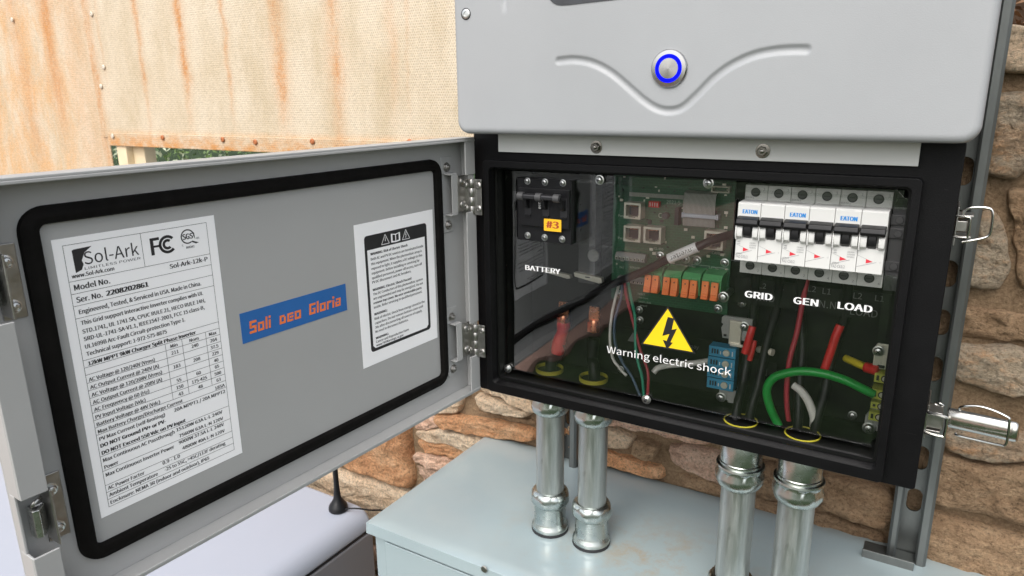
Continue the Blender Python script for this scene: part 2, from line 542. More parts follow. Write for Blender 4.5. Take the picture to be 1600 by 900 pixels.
class MB:
    def __init__(s):
        s.v, s.f, s.m, s.sm = [], [], [], []

    def add(s, vs, fs, m=0, smooth=True):
        o = len(s.v)
        s.v += [V(p) for p in vs]
        for f in fs:
            s.f.append(tuple(i + o for i in f))
            s.m.append(m)
            s.sm.append(smooth)
        return s

    def box(s, x0, x1, y0, y1, z0, z1, m=0):
        vs = [(x, y, z) for x in (x0, x1) for y in (y0, y1) for z in (z0, z1)]
        return s.add(vs, [(0, 1, 3, 2), (4, 6, 7, 5), (0, 4, 5, 1), (2, 3, 7, 6), (0, 2, 6, 4), (1, 5, 7, 3)], m)

    def hexa(s, q0, q1, m=0):
        """solid between two quads"""
        return s.add(list(q0) + list(q1), [(0, 1, 2, 3), (7, 6, 5, 4), (0, 4, 5, 1), (1, 5, 6, 2), (2, 6, 7, 3), (3, 7, 4, 0)], m)

    def prism(s, poly, y0, y1, m=0, axis='y'):
        n = len(poly)
        if axis == 'y':
            A = [(p[0], y0, p[1]) for p in poly]
            B = [(p[0], y1, p[1]) for p in poly]
        elif axis == 'x':
            A = [(y0, p[0], p[1]) for p in poly]
            B = [(y1, p[0], p[1]) for p in poly]
        else:
            A = [(p[0], p[1], y0) for p in poly]
            B = [(p[0], p[1], y1) for p in poly]
        s.add(A + B, [tuple(range(n)), tuple(range(2 * n - 1, n - 1, -1))] + [(i, (i + 1) % n + 0, (i + 1) % n + n, i + n) for i in range(n)], m)
        return s

    def ring(s, outer, inner, y0, y1, m=0):
        """frame between two matched loops in the xz plane, with depth"""
        n = len(outer)
        L = [[(p[0], y, p[1]) for p in lp] for lp in (outer, inner) for y in (y0, y1)]
        vs = sum(L, [])
        fs = []
        for i in range(n):
            j = (i + 1) % n
            fs += [(i, j, 2 * n + j, 2 * n + i), (n + i, 3 * n + i, 3 * n + j, n + j), (i, n + i, n + j, j), (2 * n + i, 2 * n + j, 3 * n + j, 3 * n + i)]
        return s.add(vs, fs, m)

    def lathe(s, prof, o, d, n=24, m=0, cap=True, ref=None):
        """prof = [(radius, distance along d)]; optional 3rd entry: number of flats to press in"""
        o, d = V(o), V(d).normalized()
        a = (V(ref) if ref else (V((0, 0, 1)) if abs(d.z) < .9 else V((1, 0, 0))))
        a = (a - d * a.dot(d)).normalized()
        b = d.cross(a)
        vs, fs = [], []
        for e in prof:
            r, h = e[0], e[1]
            for i in range(n):
                t = 2 * math.pi * i / n
                rr = r
                if len(e) > 2 and e[2]:
                    k = 2 * math.pi / e[2]
                    tt = (t % k) - k / 2
                    rr = r * min(1.0, math.cos(k / 2) / math.cos(tt) * 1.04)
                vs.append(o + d * h + (a * math.cos(t) + b * math.sin(t)) * rr)
        for k in range(len(prof) - 1):
            for i in range(n):
                j = (i + 1) % n
                fs.append((k * n + i, k * n + j, (k + 1) * n + j, (k + 1) * n + i))
        if cap:
            fs.append(tuple(range(n - 1, -1, -1)))
            fs.append(tuple((len(prof) - 1) * n + i for i in range(n)))
        return s.add(vs, fs, m)

    def tube(s, pts, r, n=10, m=0, k=6, closed=False, flat=None):
        P = smooth_path(pts, k)
        if closed:
            P = P[:-1] if (P[0] - P[-1]).length < 1e-6 else P
        N = len(P)
        T = []
        for i in range(N):
            a = P[i - 1] if i or closed else P[0]
            b = P[(i + 1) % N] if i < N - 1 or closed else P[-1]
            T.append((b - a).normalized())
        u = T[0].orthogonal().normalized()
        vs, fs = [], []
        for i in range(N):
            if i:
                u = (T[i - 1].rotation_difference(T[i]) @ u)
            u = (u - T[i] * u.dot(T[i])).normalized()
            w2 = T[i].cross(u)
            rr = r(i / (N - 1)) if callable(r) else r
            for j in range(n):
                t = 2 * math.pi * j / n
                vs.append(P[i] + (u * math.cos(t) + w2 * math.sin(t)) * rr)
        for i in range(N - (0 if closed else 1)):
            for j in range(n):
                j2 = (j + 1) % n
                i2 = (i + 1) % N
                fs.append((i * n + j, i * n + j2, i2 * n + j2, i2 * n + j))
        if not closed:
            fs.append(tuple(range(n - 1, -1, -1)))
            fs.append(tuple((N - 1) * n + j for j in range(n)))
        return s.add(vs, fs, m)

    def text(s, st, o, xd, up, cap, width=None, align='l', bold=0.0, m=0):
        vs, fs, w0, w1 = glyphs(st, bold)
        xd, up, o = V(xd).normalized(), V(up).normalized(), V(o)
        k = cap / CAP
        kx = k if width is None else width / (w1 - w0)
        off = {'l': 0, 'c': -.5, 'r': -1}[align] * (w1 - w0) * kx
        nrm = xd.cross(up)
        reps = [0] if bold < .02 else ([-.4, .4] if bold < .03 else [-.5, 0, .5])
        for i, q in enumerate(reps):
            s.add([o + xd * ((x - w0 + q * bold * 1.3) * kx + off) + up * (y * k) + nrm * (.00002 * i) for x, y in vs], fs, m, False)
        return s

    def poly(s, pts, m=0):
        return s.add(pts, [tuple(range(len(pts)))], m, False)

    def line(s, a, b, wd, nrm, m=0):
        a, b = V(a), V(b)
        sd = (b - a).cross(V(nrm)).normalized() * wd / 2
        return s.add([a - sd, b - sd, b + sd, a + sd], [(0, 1, 2, 3)], m, False)

    def build(s, name, mats, parent=None, bevel=0, seg=2, loc=None, angle=34, local=False, sub=0):
        me = bpy.data.meshes.new(name)
        off = V((0, 0, 0))
        if parent is not None and not local:
            off = wloc(parent)
        if loc is not None:
            off = V(loc)
        me.from_pydata([v - off for v in s.v], [], s.f)
        if not isinstance(mats, (list, tuple)):
            mats = [mats]
        for m in mats:
            me.materials.append(m)
        me.polygons.foreach_set('material_index', s.m)
        me.polygons.foreach_set('use_smooth', s.sm)
        me.update()
        bm = bmesh.new()
        bm.from_mesh(me)
        solid = [f for f in bm.faces if f.smooth]
        if solid:
            bmesh.ops.recalc_face_normals(bm, faces=solid)
        bm.to_mesh(me)
        bm.free()
        me.set_sharp_from_angle(angle=R(angle))
        ob = bpy.data.objects.new(name, me)
        col.objects.link(ob)
        if parent is not None:
            ob.parent = parent
        if loc is not None and parent is None:
            ob.location = loc
        if bevel:
            b = ob.modifiers.new('bevel', 'BEVEL')
            b.width = bevel
            b.segments = seg
            b.limit_method = 'ANGLE'
            b.angle_limit = R(40)
            b.harden_normals = True
        if sub:
            ss = ob.modifiers.new('sub', 'SUBSURF')
            ss.levels = ss.render_levels = sub
        return ob


def wloc(o):
    p = V(o.location)
    while o.parent:
        o = o.parent
        p += V(o.location)
    return p


def tag(o, label, cat, group=None, kind=None):
    if label:
        o['label'] = label
    if cat:
        o['category'] = cat
    if group:
        o['group'] = group
    if kind:
        o['kind'] = kind
    return o


def thing(name, label, cat, loc=(0, 0, 0), group=None):
    o = bpy.data.objects.new(name, None)
    o.empty_display_size = .02
    o.location = loc
    col.objects.link(o)
    return tag(o, label, cat, group)


def structure(o):
    o['kind'] = 'structure'
    return o


def rrect(x0, x1, z0, z1, r, n=6):
    out = []
    for cx, cz, a0 in ((x1 - r, z1 - r, 0), (x0 + r, z1 - r, 90), (x0 + r, z0 + r, 180), (x1 - r, z0 + r, 270)):
        for i in range(n + 1):
            a = R(a0 + 90 * i / n)
            out.append((cx + r * math.cos(a), cz + r * math.sin(a)))
    return out


HEADS = {}


def head_mesh(kind):
    """screw and nut heads facing -Y, radius 1"""
    if kind in HEADS:
        return HEADS[kind]
    b = MB()
    D = (0, -1, 0)
    if kind == 'phillips':
        b.lathe([(1.0, 0), (1.0, .12), (.78, .16), (.76, .45), (.60, .70), (.32, .80), (0.01, .82)], (0, 0, 0), D, 20, 0)
        b.box(-.42, .42, -.86, -.5, -.09, .09, 1)
        b.box(-.09, .09, -.861, -.5, -.42, .42, 1)
    elif kind == 'slotted':
        b.lathe([(1.0, 0), (1.0, .28), (.9, .38), (0.01, .40)], (0, 0, 0), D, 20, 0)
        b.box(-.85, .85, -.42, -.3, -.11, .11, 1)
    elif kind == 'nut':
        b.lathe([(1.0, 0), (1.0, .10), (.72, .12)], (0, 0, 0), D, 24, 0)
        b.lathe([(.70, .1, 6), (.70, .55, 6), (.60, .62, 6), (.3, .62)], (0, 0, 0), D, 24, 0)
        b.lathe([(.30, .5), (.30, .85), (.22, .9), (0.01, .9)], (0, 0, 0), D, 12, 1)
    elif kind == 'socket':
        b.lathe([(1.0, 0), (1.0, .18), (.88, .24), (.5, .24), (.46, .10), (0.01, .10)], (0, 0, 0), D, 24, 0)
        b.lathe([(.44, .1), (0.01, .11)], (0, 0, 0), D, 6, 1)
    elif kind == 'rivet':
        b.lathe([(1.0, 0), (.95, .25), (.7, .42), (.42, .46), (.36, .30), (0.01, .30)], (0, 0, 0), D, 18, 0)
        b.lathe([(.30, .3), (0.01, .31)], (0, 0, 0), D, 10, 1)
    ob = b.build('screw', [M_zinc, M_hole])
    me = ob.data
    bpy.data.objects.remove(ob)
    HEADS[kind] = me
    return me


def screw(parent, p, r, kind='phillips', name='screw', rot=(0, 0, 0), local=False, mats=None, spin=True):
    me = head_mesh(kind)
    if mats:
        key = (kind, tuple(m.name for m in mats))
        if key not in HEADS:
            me = me.copy()
            me.materials.clear()
            for m in mats:
                me.materials.append(m)
            HEADS[key] = me
        me = HEADS[key]
    o = bpy.data.objects.new(name, me)
    col.objects.link(o)
    o.parent = parent
    o.location = V(p) if local else V(p) - wloc(parent)
    o.scale = (r, r, r)
    q = Quaternion((0, 1, 0), random.uniform(0, 3)) if spin else Quaternion()
    from mathutils import Euler
    o.rotation_mode = 'QUATERNION'
    o.rotation_quaternion = Euler(rot).to_quaternion() @ q
    return o


def children(o):
    return [c for c in col.objects if c.parent == o]


def copy_tree(o, parent=None):
    c = o.copy()
    col.objects.link(c)
    if parent is not None:
        c.parent = parent
    for ch in children(o):
        copy_tree(ch, c)
    return c


XD, ZD = (1, 0, 0), (0, 0, 1)

# ================================================================= GROUND AND SKY SIDE
GZ = -1.35
b = MB()
b.box(-60, 60, -60, 60, GZ - .3, GZ)
structure(b.build('lawn', M_lawn))
b = MB()
b.box(-6, -1.25, -8, .28, GZ, GZ + .03)
structure(b.build('paving', M_pave, bevel=.004))
b = MB()
b.box(-1.248, 3, -.55, .28, GZ, GZ + .02)
structure(b.build('soil_strip', M_soil, bevel=.004))

# ================================================================= STONE WALL
WY = .285
wall = thing('stone_wall', 'rough dry-laid sandstone wall in orange, cream and brown behind the cabinet', 'wall', (0, WY, GZ))


def rough_block(x0, x1, z0, z1, y0, y1, step=.009):
    nx, nz = int((x1 - x0) / step), int((z1 - z0) / step)
    vs, fs = [], []
    for j in range(nz + 1):
        for i in range(nx + 1):
            x, z = x0 + (x1 - x0) * i / nx, z0 + (z1 - z0) * j / nz
            vs.append((x, y0 + .006 * noise.noise(V((x * 22, 3, z * 22))) + .004 * noise.noise(V((x * 70, 9, z * 70))), z))
    for j in range(nz):
        for i in range(nx):
            a = j * (nx + 1) + i
            fs.append((a, a + 1, a + nx + 2, a + nx + 1))
    n0 = len(vs)
    vs += [(x0, y1, z0), (x1, y1, z0), (x1, y1, z1), (x0, y1, z1)]
    fs += [(n0 + 3, n0 + 2, n0 + 1, n0)]
    bot = list(range(nx + 1))
    top = [nz * (nx + 1) + i for i in range(nx + 1)]
    lf = [j * (nx + 1) for j in range(nz + 1)]
    rt = [j * (nx + 1) + nx for j in range(nz + 1)]
    fs += [tuple(bot) + (n0 + 1, n0), tuple(reversed(top)) + (n0 + 3, n0 + 2), tuple(reversed(lf)) + (n0, n0 + 3), tuple(rt) + (n0 + 2, n0 + 1)]
    return MB().add(vs, fs)


rough_block(-1.6, .0, GZ, -.17, WY - .006, .46).build('mortar', M_mortar, wall)
rough_block(.002, 1.3, GZ, .095, WY - .006, .46).build('mortar', M_mortar, wall)
STONES = []


def stone(poly, kind='cream', depth=.02, yb=0.0, rough=1.0):
    """one stone: poly = outline in xz on the wall face; bulges out, rounded edge, chipped surface"""
    n = len(poly)
    P = [V((p[0], p[-1])) for p in poly]
    cx = sum((p for p in P), V((0, 0))) / n
    size = max((p - cx).length for p in P)
    per = []
    tot = sum((P[(i + 1) % n] - P[i]).length for i in range(n))
    NN = 60
    for i in range(n):
        a, c = P[i], P[(i + 1) % n]
        k = max(2, int(round(NN * (c - a).length / tot)))
        for j in range(k):
            per.append(a.lerp(c, j / k))
    # soften the corners and roughen the outline
    for _ in range(2):
        per = [(per[i - 1] + per[i] * 2 + per[(i + 1) % len(per)]) / 4 for i in range(len(per))]
    N = len(per)
    sd = random.uniform(0, 50)
    per = [p + V((noise.noise(V((p.x * 60, p.y * 60, sd))), noise.noise(V((p.x * 60, p.y * 60, sd + 9))))) * .0035 * rough for p in per]
    rings = [(1.0, .014), (.992, .002), (.975, -.35 * depth), (.945, -.66 * depth), (.90, -.84 * depth), (.84, -.93 * depth), (.76, -.97 * depth), (.67, -depth), (.57, -depth), (.46, -depth), (.35, -depth), (.24, -depth), (.12, -depth)]
    vs, fs = [], []
    tilt = V((random.uniform(-.07, .07), random.uniform(-.14, .08)))
    for t, h in rings:
        for p in per:
            q = cx.lerp(p, t)
            dd = q - cx
            w1 = V((q.x * 26, sd, q.y * 42))
            nz = (abs(noise.noise(w1)) * 2 - .6) * .0042 + noise.noise(w1 * 2.7) * .0030 + noise.noise(w1 * 6.5) * .0016 + noise.noise(w1 * 13) * .0009
            fac = noise.cell(V((q.x * 14 + noise.noise(V((q.x * 25, q.y * 25, sd))) * .8, q.y * 22, sd))) * .0020
            y = WY + yb + h + (nz + fac) * min(1, (1 - t) * 14 + .25) * rough + (tilt.x * dd.x + tilt.y * dd.y) * min(1, (1 - t) * 6)
            vs.append((q.x, y, q.y))
    for k in range(len(rings) - 1):
        for i in range(N):
            j = (i + 1) % N
            fs.append((k * N + i, k * N + j, (k + 1) * N + j, (k + 1) * N + i))
    c0 = len(vs)
    vs.append((cx.x, WY + yb - depth, cx.y))
    k = (len(rings) - 1) * N
    for i in range(N):
        fs.append((k + i, k + (i + 1) % N, c0))
    o = MB().add(vs, fs).build('stone', M_stone[kind], wall, angle=60)
    STONES.append((min(p.x for p in P), max(p.x for p in P), min(p.y for p in P), max(p.y for p in P)))
    return o


Y0 = .28
# ---- left of the cabinet, between the open door and the pale enclosure
stone([(-0.5659, 0.2700, -0.6334), (-0.3141, 0.2700, -0.4708), (-0.3132, 0.2700, -0.5391), (-0.3135, 0.2700, -0.5849), (-0.3087, 0.2700, -0.6411), (-0.3253, 0.2700, -0.6483), (-0.4940, 0.2700, -0.6526)], 'orange', .026)
stone([(-0.7034, 0.2700, -0.7060), (-0.4966, 0.2700, -0.6577), (-0.3256, 0.2700, -0.6525), (-0.3014, 0.2700, -0.6689), (-0.3582, 0.2700, -0.7527), (-0.5315, 0.2700, -0.7905), (-0.7393, 0.2700, -0.7833)], 'cream', .022)
stone([(-0.3082, 0.2700, -0.5153), (-0.2674, 0.2700, -0.4908), (-0.2431, 0.2700, -0.5053), (-0.2792, 0.2700, -0.5216), (-0.3072, 0.2700, -0.5285)], 'pink', .014)
stone([(-0.3116, 0.2700, -0.5311), (-0.2432, 0.2700, -0.5077), (-0.1492, 0.2700, -0.5019), (-0.1192, 0.2700, -0.5095), (-0.1657, 0.2700, -0.5416), (-0.2264, 0.2700, -0.5376), (-0.3117, 0.2700, -0.5441)], 'cream', .022)
stone([(-0.3076, 0.2700, -0.5455), (-0.2529, 0.2700, -0.5380), (-0.1813, 0.2700, -0.5372), (-0.1884, 0.2700, -0.5624), (-0.2474, 0.2700, -0.5639), (-0.2886, 0.2700, -0.5675), (-0.3084, 0.2700, -0.5591)], 'orange', .014)
stone([(-0.3130, 0.2700, -0.5762), (-0.2816, 0.2700, -0.5671), (-0.2275, 0.2700, -0.5644), (-0.2150, 0.2700, -0.5817), (-0.2556, 0.2700, -0.5932), (-0.3129, 0.2700, -0.5925)], 'pink', .018)
stone([(-0.3114, 0.2700, -0.5967), (-0.2626, 0.2700, -0.5970), (-0.2289, 0.2700, -0.5976), (-0.2504, 0.2700, -0.6283), (-0.2992, 0.2700, -0.6305)], 'pink', .012)
stone([(-0.2655, 0.2700, -0.4874), (-0.2077, 0.2700, -0.4753), (-0.1606, 0.2700, -0.4684), (-0.0596, 0.2700, -0.4644), (-0.0611, 0.2700, -0.4867), (-0.1401, 0.2700, -0.4995), (-0.2119, 0.2700, -0.5020), (-0.2546, 0.2700, -0.5044)], 'orange', .028)
stone([(-0.1763, 0.2700, -0.4292), (-0.1325, 0.2700, -0.4251), (-0.0637, 0.2700, -0.4362), (-0.0694, 0.2700, -0.4460), (-0.1212, 0.2700, -0.4523), (-0.1632, 0.2700, -0.4524)], 'cream', .028)
stone([(-0.1683, 0.2700, -0.4166), (-0.1584, 0.2700, -0.3876), (-0.0283, 0.2700, -0.3820), (-0.0227, 0.2700, -0.4319), (-0.0609, 0.2700, -0.4351), (-0.1266, 0.2700, -0.4238)], 'cream', .030)
stone([(-0.2822, 0.2700, -0.4521), (-0.1970, 0.2700, -0.4420), (-0.2076, 0.2700, -0.4719), (-0.2603, 0.2700, -0.4842)], 'cream', .020)
stone([(-0.1976, 0.2700, -0.4589), (-0.1695, 0.2700, -0.4575), (-0.0610, 0.2700, -0.4514), (-0.0588, 0.2700, -0.4620), (-0.1575, 0.2700, -0.4657), (-0.2012, 0.2700, -0.4710)], 'brown', .010)
stone([(-0.0554, 0.2700, -0.4448), (-0.0227, 0.2700, -0.4396), (0.0144, 0.2700, -0.4486), (0.0150, 0.2700, -0.4899), (-0.0555, 0.2700, -0.4928)], 'orange', .020)
# ---- between and right of the conduits
stone([(-0.0101, 0.2700, -0.4157), (0.2179, 0.2700, -0.4014), (0.2192, 0.2700, -0.4232), (0.1525, 0.2700, -0.4254), (0.0492, 0.2700, -0.4260), (-0.0100, 0.2700, -0.4287)], 'pink', .018)
stone([(-0.0065, 0.2700, -0.4378), (0.0525, 0.2700, -0.4300), (0.1010, 0.2700, -0.4370), (0.0978, 0.2700, -0.4593), (0.0582, 0.2700, -0.4666), (-0.0063, 0.2700, -0.4576)], 'cream', .020)
stone([(0.1020, 0.2700, -0.4392), (0.1399, 0.2700, -0.4379), (0.1378, 0.2700, -0.4562), (0.1218, 0.2700, -0.4668), (0.0979, 0.2700, -0.4615)], 'brown', .024)
stone([(-0.0062, 0.2700, -0.4675), (0.0582, 0.2700, -0.4698), (0.1532, 0.2700, -0.4731), (0.1512, 0.2700, -0.4932), (0.0588, 0.2700, -0.4932), (-0.0060, 0.2700, -0.4943)], 'orange', .022)
stone([(0.1514, 0.2700, -0.4334), (0.2194, 0.2700, -0.4261), (0.2515, 0.2700, -0.4307), (0.2492, 0.2700, -0.4729), (0.2197, 0.2700, -0.4741), (0.1831, 0.2700, -0.4672), (0.1555, 0.2700, -0.4585)], 'pink', .022)
stone([(0.1635, 0.2700, -0.4749), (0.2171, 0.2700, -0.4769), (0.2601, 0.2700, -0.4786), (0.2616, 0.2700, -0.4992), (0.2237, 0.2700, -0.4943), (0.1674, 0.2700, -0.4948)], 'brown', .012)
stone([(0.2591, 0.2700, -0.4286), (0.2967, 0.2700, -0.4240), (0.3404, 0.2700, -0.4259), (0.3442, 0.2700, -0.4673), (0.2913, 0.2700, -0.4809), (0.2625, 0.2700, -0.4749)], 'brown', .022)
stone([(0.3425, 0.2700, -0.4225), (0.4252, 0.2700, -0.4203), (0.4393, 0.2700, -0.4321), (0.4367, 0.2700, -0.4654), (0.4250, 0.2700, -0.4762), (0.3893, 0.2700, -0.4755), (0.3490, 0.2700, -0.4672)], 'brown', .026)
stone([(0.2655, 0.2700, -0.4799), (0.3403, 0.2700, -0.4771), (0.4193, 0.2700, -0.4851), (0.4374, 0.2700, -0.4900), (0.4353, 0.2700, -0.5103), (0.3408, 0.2700, -0.5090), (0.2672, 0.2700, -0.5035)], 'brown', .014)
# ---- the strip right of the slotted channel
stone([(0.4630, 0.2700, 0.0994), (0.5091, 0.2700, 0.0968), (0.5199, 0.2700, 0.0575), (0.5113, 0.2700, 0.0489), (0.4682, 0.2700, 0.0542)], 'cream', .022, rough=.5)
stone([(0.4689, 0.2700, 0.0376), (0.5095, 0.2700, 0.0340), (0.5185, 0.2700, 0.0007), (0.5097, 0.2700, -0.0381), (0.5001, 0.2700, -0.0519), (0.4697, 0.2700, -0.0488)], 'grey', .024)
stone([(0.4717, 0.2700, -0.0845), (0.4882, 0.2700, -0.0833), (0.4995, 0.2700, -0.1091), (0.5074, 0.2700, -0.1421), (0.5010, 0.2700, -0.1677), (0.4685, 0.2700, -0.1692)], 'grey', .018)
stone([(0.4901, 0.2700, -0.0569), (0.5378, 0.2700, -0.0607), (0.5595, 0.2700, -0.1361), (0.5493, 0.2700, -0.1707), (0.5151, 0.2700, -0.1651), (0.5064, 0.2700, -0.1151)], 'brown', .014)
stone([(0.4680, 0.2700, -0.1879), (0.5252, 0.2700, -0.1894), (0.5697, 0.2700, -0.2017), (0.5620, 0.2700, -0.2203), (0.5242, 0.2700, -0.2213), (0.4681, 0.2700, -0.2259)], 'brown', .016)
stone([(0.4652, 0.2700, -0.2316), (0.5192, 0.2700, -0.2258), (0.5799, 0.2700, -0.2344), (0.5823, 0.2700, -0.2834), (0.5378, 0.2700, -0.2773), (0.5068, 0.2700, -0.2811), (0.4690, 0.2700, -0.2708)], 'grey', .026)
stone([(0.4671, 0.2700, -0.3351), (0.5379, 0.2700, -0.3176), (0.5773, 0.2700, -0.3211), (0.5753, 0.2700, -0.3440), (0.5247, 0.2700, -0.3603), (0.4712, 0.2700, -0.3581)], 'grey', .024)
stone([(0.4530, 0.2700, -0.3654), (0.4749, 0.2700, -0.3619), (0.5268, 0.2700, -0.3629), (0.6006, 0.2700, -0.3334), (0.6148, 0.2700, -0.4237), (0.5592, 0.2700, -0.4267), (0.5053, 0.2700, -0.4281), (0.4602, 0.2700, -0.4256)], 'brown', .028)
stone([(0.4558, 0.2700, -0.4440), (0.4774, 0.2700, -0.4329), (0.5068, 0.2700, -0.4401), (0.5609, 0.2700, -0.4383), (0.6273, 0.2700, -0.4349), (0.6392, 0.2700, -0.5099), (0.5750, 0.2700, -0.5369), (0.4637, 0.2700, -0.5111)], 'brown', .024)
n_explicit = len(STONES)
z = GZ + .01
zt = .092
while z < zt - .03:
    hgt = random.uniform(.045, .085)
    if z + hgt > zt - .02:
        hgt = zt - z
    x = -1.58 + random.uniform(0, .05)
    while x < 1.26:
        wd = random.uniform(.09, .24)
        x1 = min(x + wd, 1.29)
        top_ok = not (x < 0 and z + hgt > -.175)
        near = any(a < x1 - .01 and x + .01 < b_ and c < z + hgt - .008 and z + .008 < d for a, b_, c, d in STONES[:n_explicit])
        if top_ok and not near and x1 - x > .04:
            g = .005
            j = lambda: random.uniform(-.007, .007)
            kk = 'brown' if x > .1 else random.choice(['cream', 'orange', 'pink'])
            stone([(x + g, z + g + j()), ((x + x1) / 2, z + g), (x1 - g, z + g + j()), (x1 - g + j(), z + hgt - g + j()), ((x + x1) / 2, z + hgt - g), (x + g + j(), z + hgt - g + j())], kk, random.uniform(.012, .024))
        x = x1
    z += hgt
# leaf litter lying on top of the wall at the right
b = MB()
for i in range(1600):
    x, y = random.uniform(.05, 1.25), random.uniform(.30, .60)
    if y > .45 and x < .34:
        continue
    c = V((x, y, .097 + random.uniform(0, .014) + (max(0, .42 * (1 - math.exp(-(y - .462) * 2.2))) if y > .462 else 0)))
    q = Quaternion(V((random.uniform(-1, 1), random.uniform(-1, 1), random.uniform(-1, 1))).normalized(), random.uniform(0, 1.2))
    L, W_ = random.uniform(.012, .028), random.uniform(.003, .009)
    a = random.uniform(0, 6.28)
    e, s_ = q @ V((math.cos(a), math.sin(a), .1)), q @ V((-math.sin(a), math.cos(a), .05))
    b.add([c - e * L / 2, c + s_ * W_ / 2 + V((0, 0, .002)), c + e * L / 2, c - s_ * W_ / 2], [(0, 1, 2, 3)], 0, False)
tag(b.build('leaf_litter', M_dleaf), 'dry brown leaves and twigs scattered along the top of the stone wall', 'leaf litter', kind='stuff')

b = MB()
nx, ny = 60, 24
vs, fs = [], []
for j in range(ny + 1):
    for i in range(nx + 1):
        x, y = .32 + 2.4 * i / nx, .462 + 1.4 * j / ny
        vs.append((x, y, .085 + .42 * (1 - math.exp(-(y - .462) * 2.2)) + .03 * noise.noise(V((x * 6, y * 6, 1))) + .012 * noise.noise(V((x * 22, y * 22, 2)))))
for j in range(ny):
    for i in range(nx):
        a = j * (nx + 1) + i
        fs.append((a, a + 1, a + nx + 2, a + nx + 1))
n0 = len(vs)
vs += [(.32, .462, GZ), (2.72, .462, GZ), (2.72, 1.862, GZ), (.32, 1.862, GZ)]
fs += [tuple(range(nx + 1)) + (n0 + 1, n0), tuple(j * (nx + 1) for j in range(ny, -1, -1)) + (n0, n0 + 3), tuple(j * (nx + 1) + nx for j in range(ny + 1)) + (n0 + 2, n0 + 1), tuple(ny * (nx + 1) + i for i in range(nx, -1, -1)) + (n0 + 3, n0 + 2)]
structure(b.add(vs, fs).build('soil_bank', M_soil, angle=60))

# ================================================================= RUST-STREAKED SHEET AND WHAT STANDS BEHIND
PY = .75
panel = thing('sheet_metal_screen', 'cream embossed sheet-metal screen streaked with orange rust, beyond the low wall', 'screen', (-1.5, PY, GZ))
PB = -.0795
for (x0, x1, yy, z0) in ((-3.4, -1.955, 0, GZ + .2), (-1.985, .30, -.004, PB)):
    b = MB()
    b.box(x0, x1, PY + yy, PY + yy + .003, z0, .85)
    o = b.build('sheet', M_panel, panel, loc=None)
    # keep the material's own coordinates in metres of the place
    o.data.transform(Matrix.Translation((-1.5, PY, GZ)))
    o.location = (1.5, -PY, -GZ)
b = MB()
b.box(-1.945, .30, PY - .010, PY - .0045, -.106, -.0795 + .014)
o = b.build('bottom_rail', M_panel, panel, bevel=.001)
o.data.transform(Matrix.Translation((-1.5, PY, GZ)))
o.location = (1.5, -PY, -GZ)
b = MB()
b.box(-1.915, -1.862, PY - .003, PY + .05, GZ, -.107)
b.box(-1.862, -1.80, PY + .02, PY + .06, GZ, -.107)
b.build('post', M_post, panel, bevel=.002)
for p in ((-1.6419, 0.7380, -0.0748), (-1.3571, 0.7380, -0.0747), (-1.2183, 0.7380, -0.0789), (-0.9957, 0.7380, -0.0723), (-0.6697, 0.7380, -0.0667)):
    screw(panel, p, .0078, 'rivet', 'rivet', mats=[M_rivr, M_rivr])
for p in ((-2.4314, 0.7450, 0.3135), (-1.9342, 0.7440, 0.3006), (-1.9119, 0.7440, 0.1400), (-1.9432, 0.7440, 0.0815), (-1.9108, 0.7380, -0.0758)):
    screw(panel, p, .0078, 'rivet', 'rivet', mats=[M_rivw, M_rivr])
hedge = thing('hedge', 'green leafy hedge seen through the gap under the rusty screen', 'hedge', (-2.2, 2.2, GZ))
b = MB()
for i in range(6500):
    x = random.uniform(-4.6, .2)
    zz = random.uniform(-.85, .02) + .05 * noise.noise(V((x * 6, 0, 0)))
    y = 2.15 + random.uniform(-.12, .2) + .08 * noise.noise(V((x * 5, 1, zz * 5)))
    q = Quaternion(V((random.gauss(0, 1), random.gauss(0, 1), random.gauss(0, 1))).normalized(), random.uniform(0, 3))
    L, W_ = random.uniform(.03, .06), random.uniform(.012, .022)
    e, s_, u_ = q @ V((1, 0, 0)), q @ V((0, 1, 0)), q @ V((0, 0, 1))
    c = V((x, y, zz))
    b.add([c - e * L / 2, c + s_ * W_ / 2, c + e * L / 2 + u_ * .003, c - s_ * W_ / 2], [(0, 1, 2, 3)], 0 if random.random() < .65 else 1, False)
o = b.build('foliage', [M_leaf, M_leafl], hedge)
o['kind'] = 'stuff'
b = MB()
for i in range(16):
    x = -4.4 + i * .29
    b.tube([(x, 2.22, GZ), (x + random.uniform(-.04, .04), 2.20, -.9), (x + random.uniform(-.08, .08), 2.2, -.35)], lambda t: .012 * (1.1 - t), 6)
b.build('stems', M_soil, hedge)

# ================================================================= SLOTTED CHANNELS
SLOTP = .0546


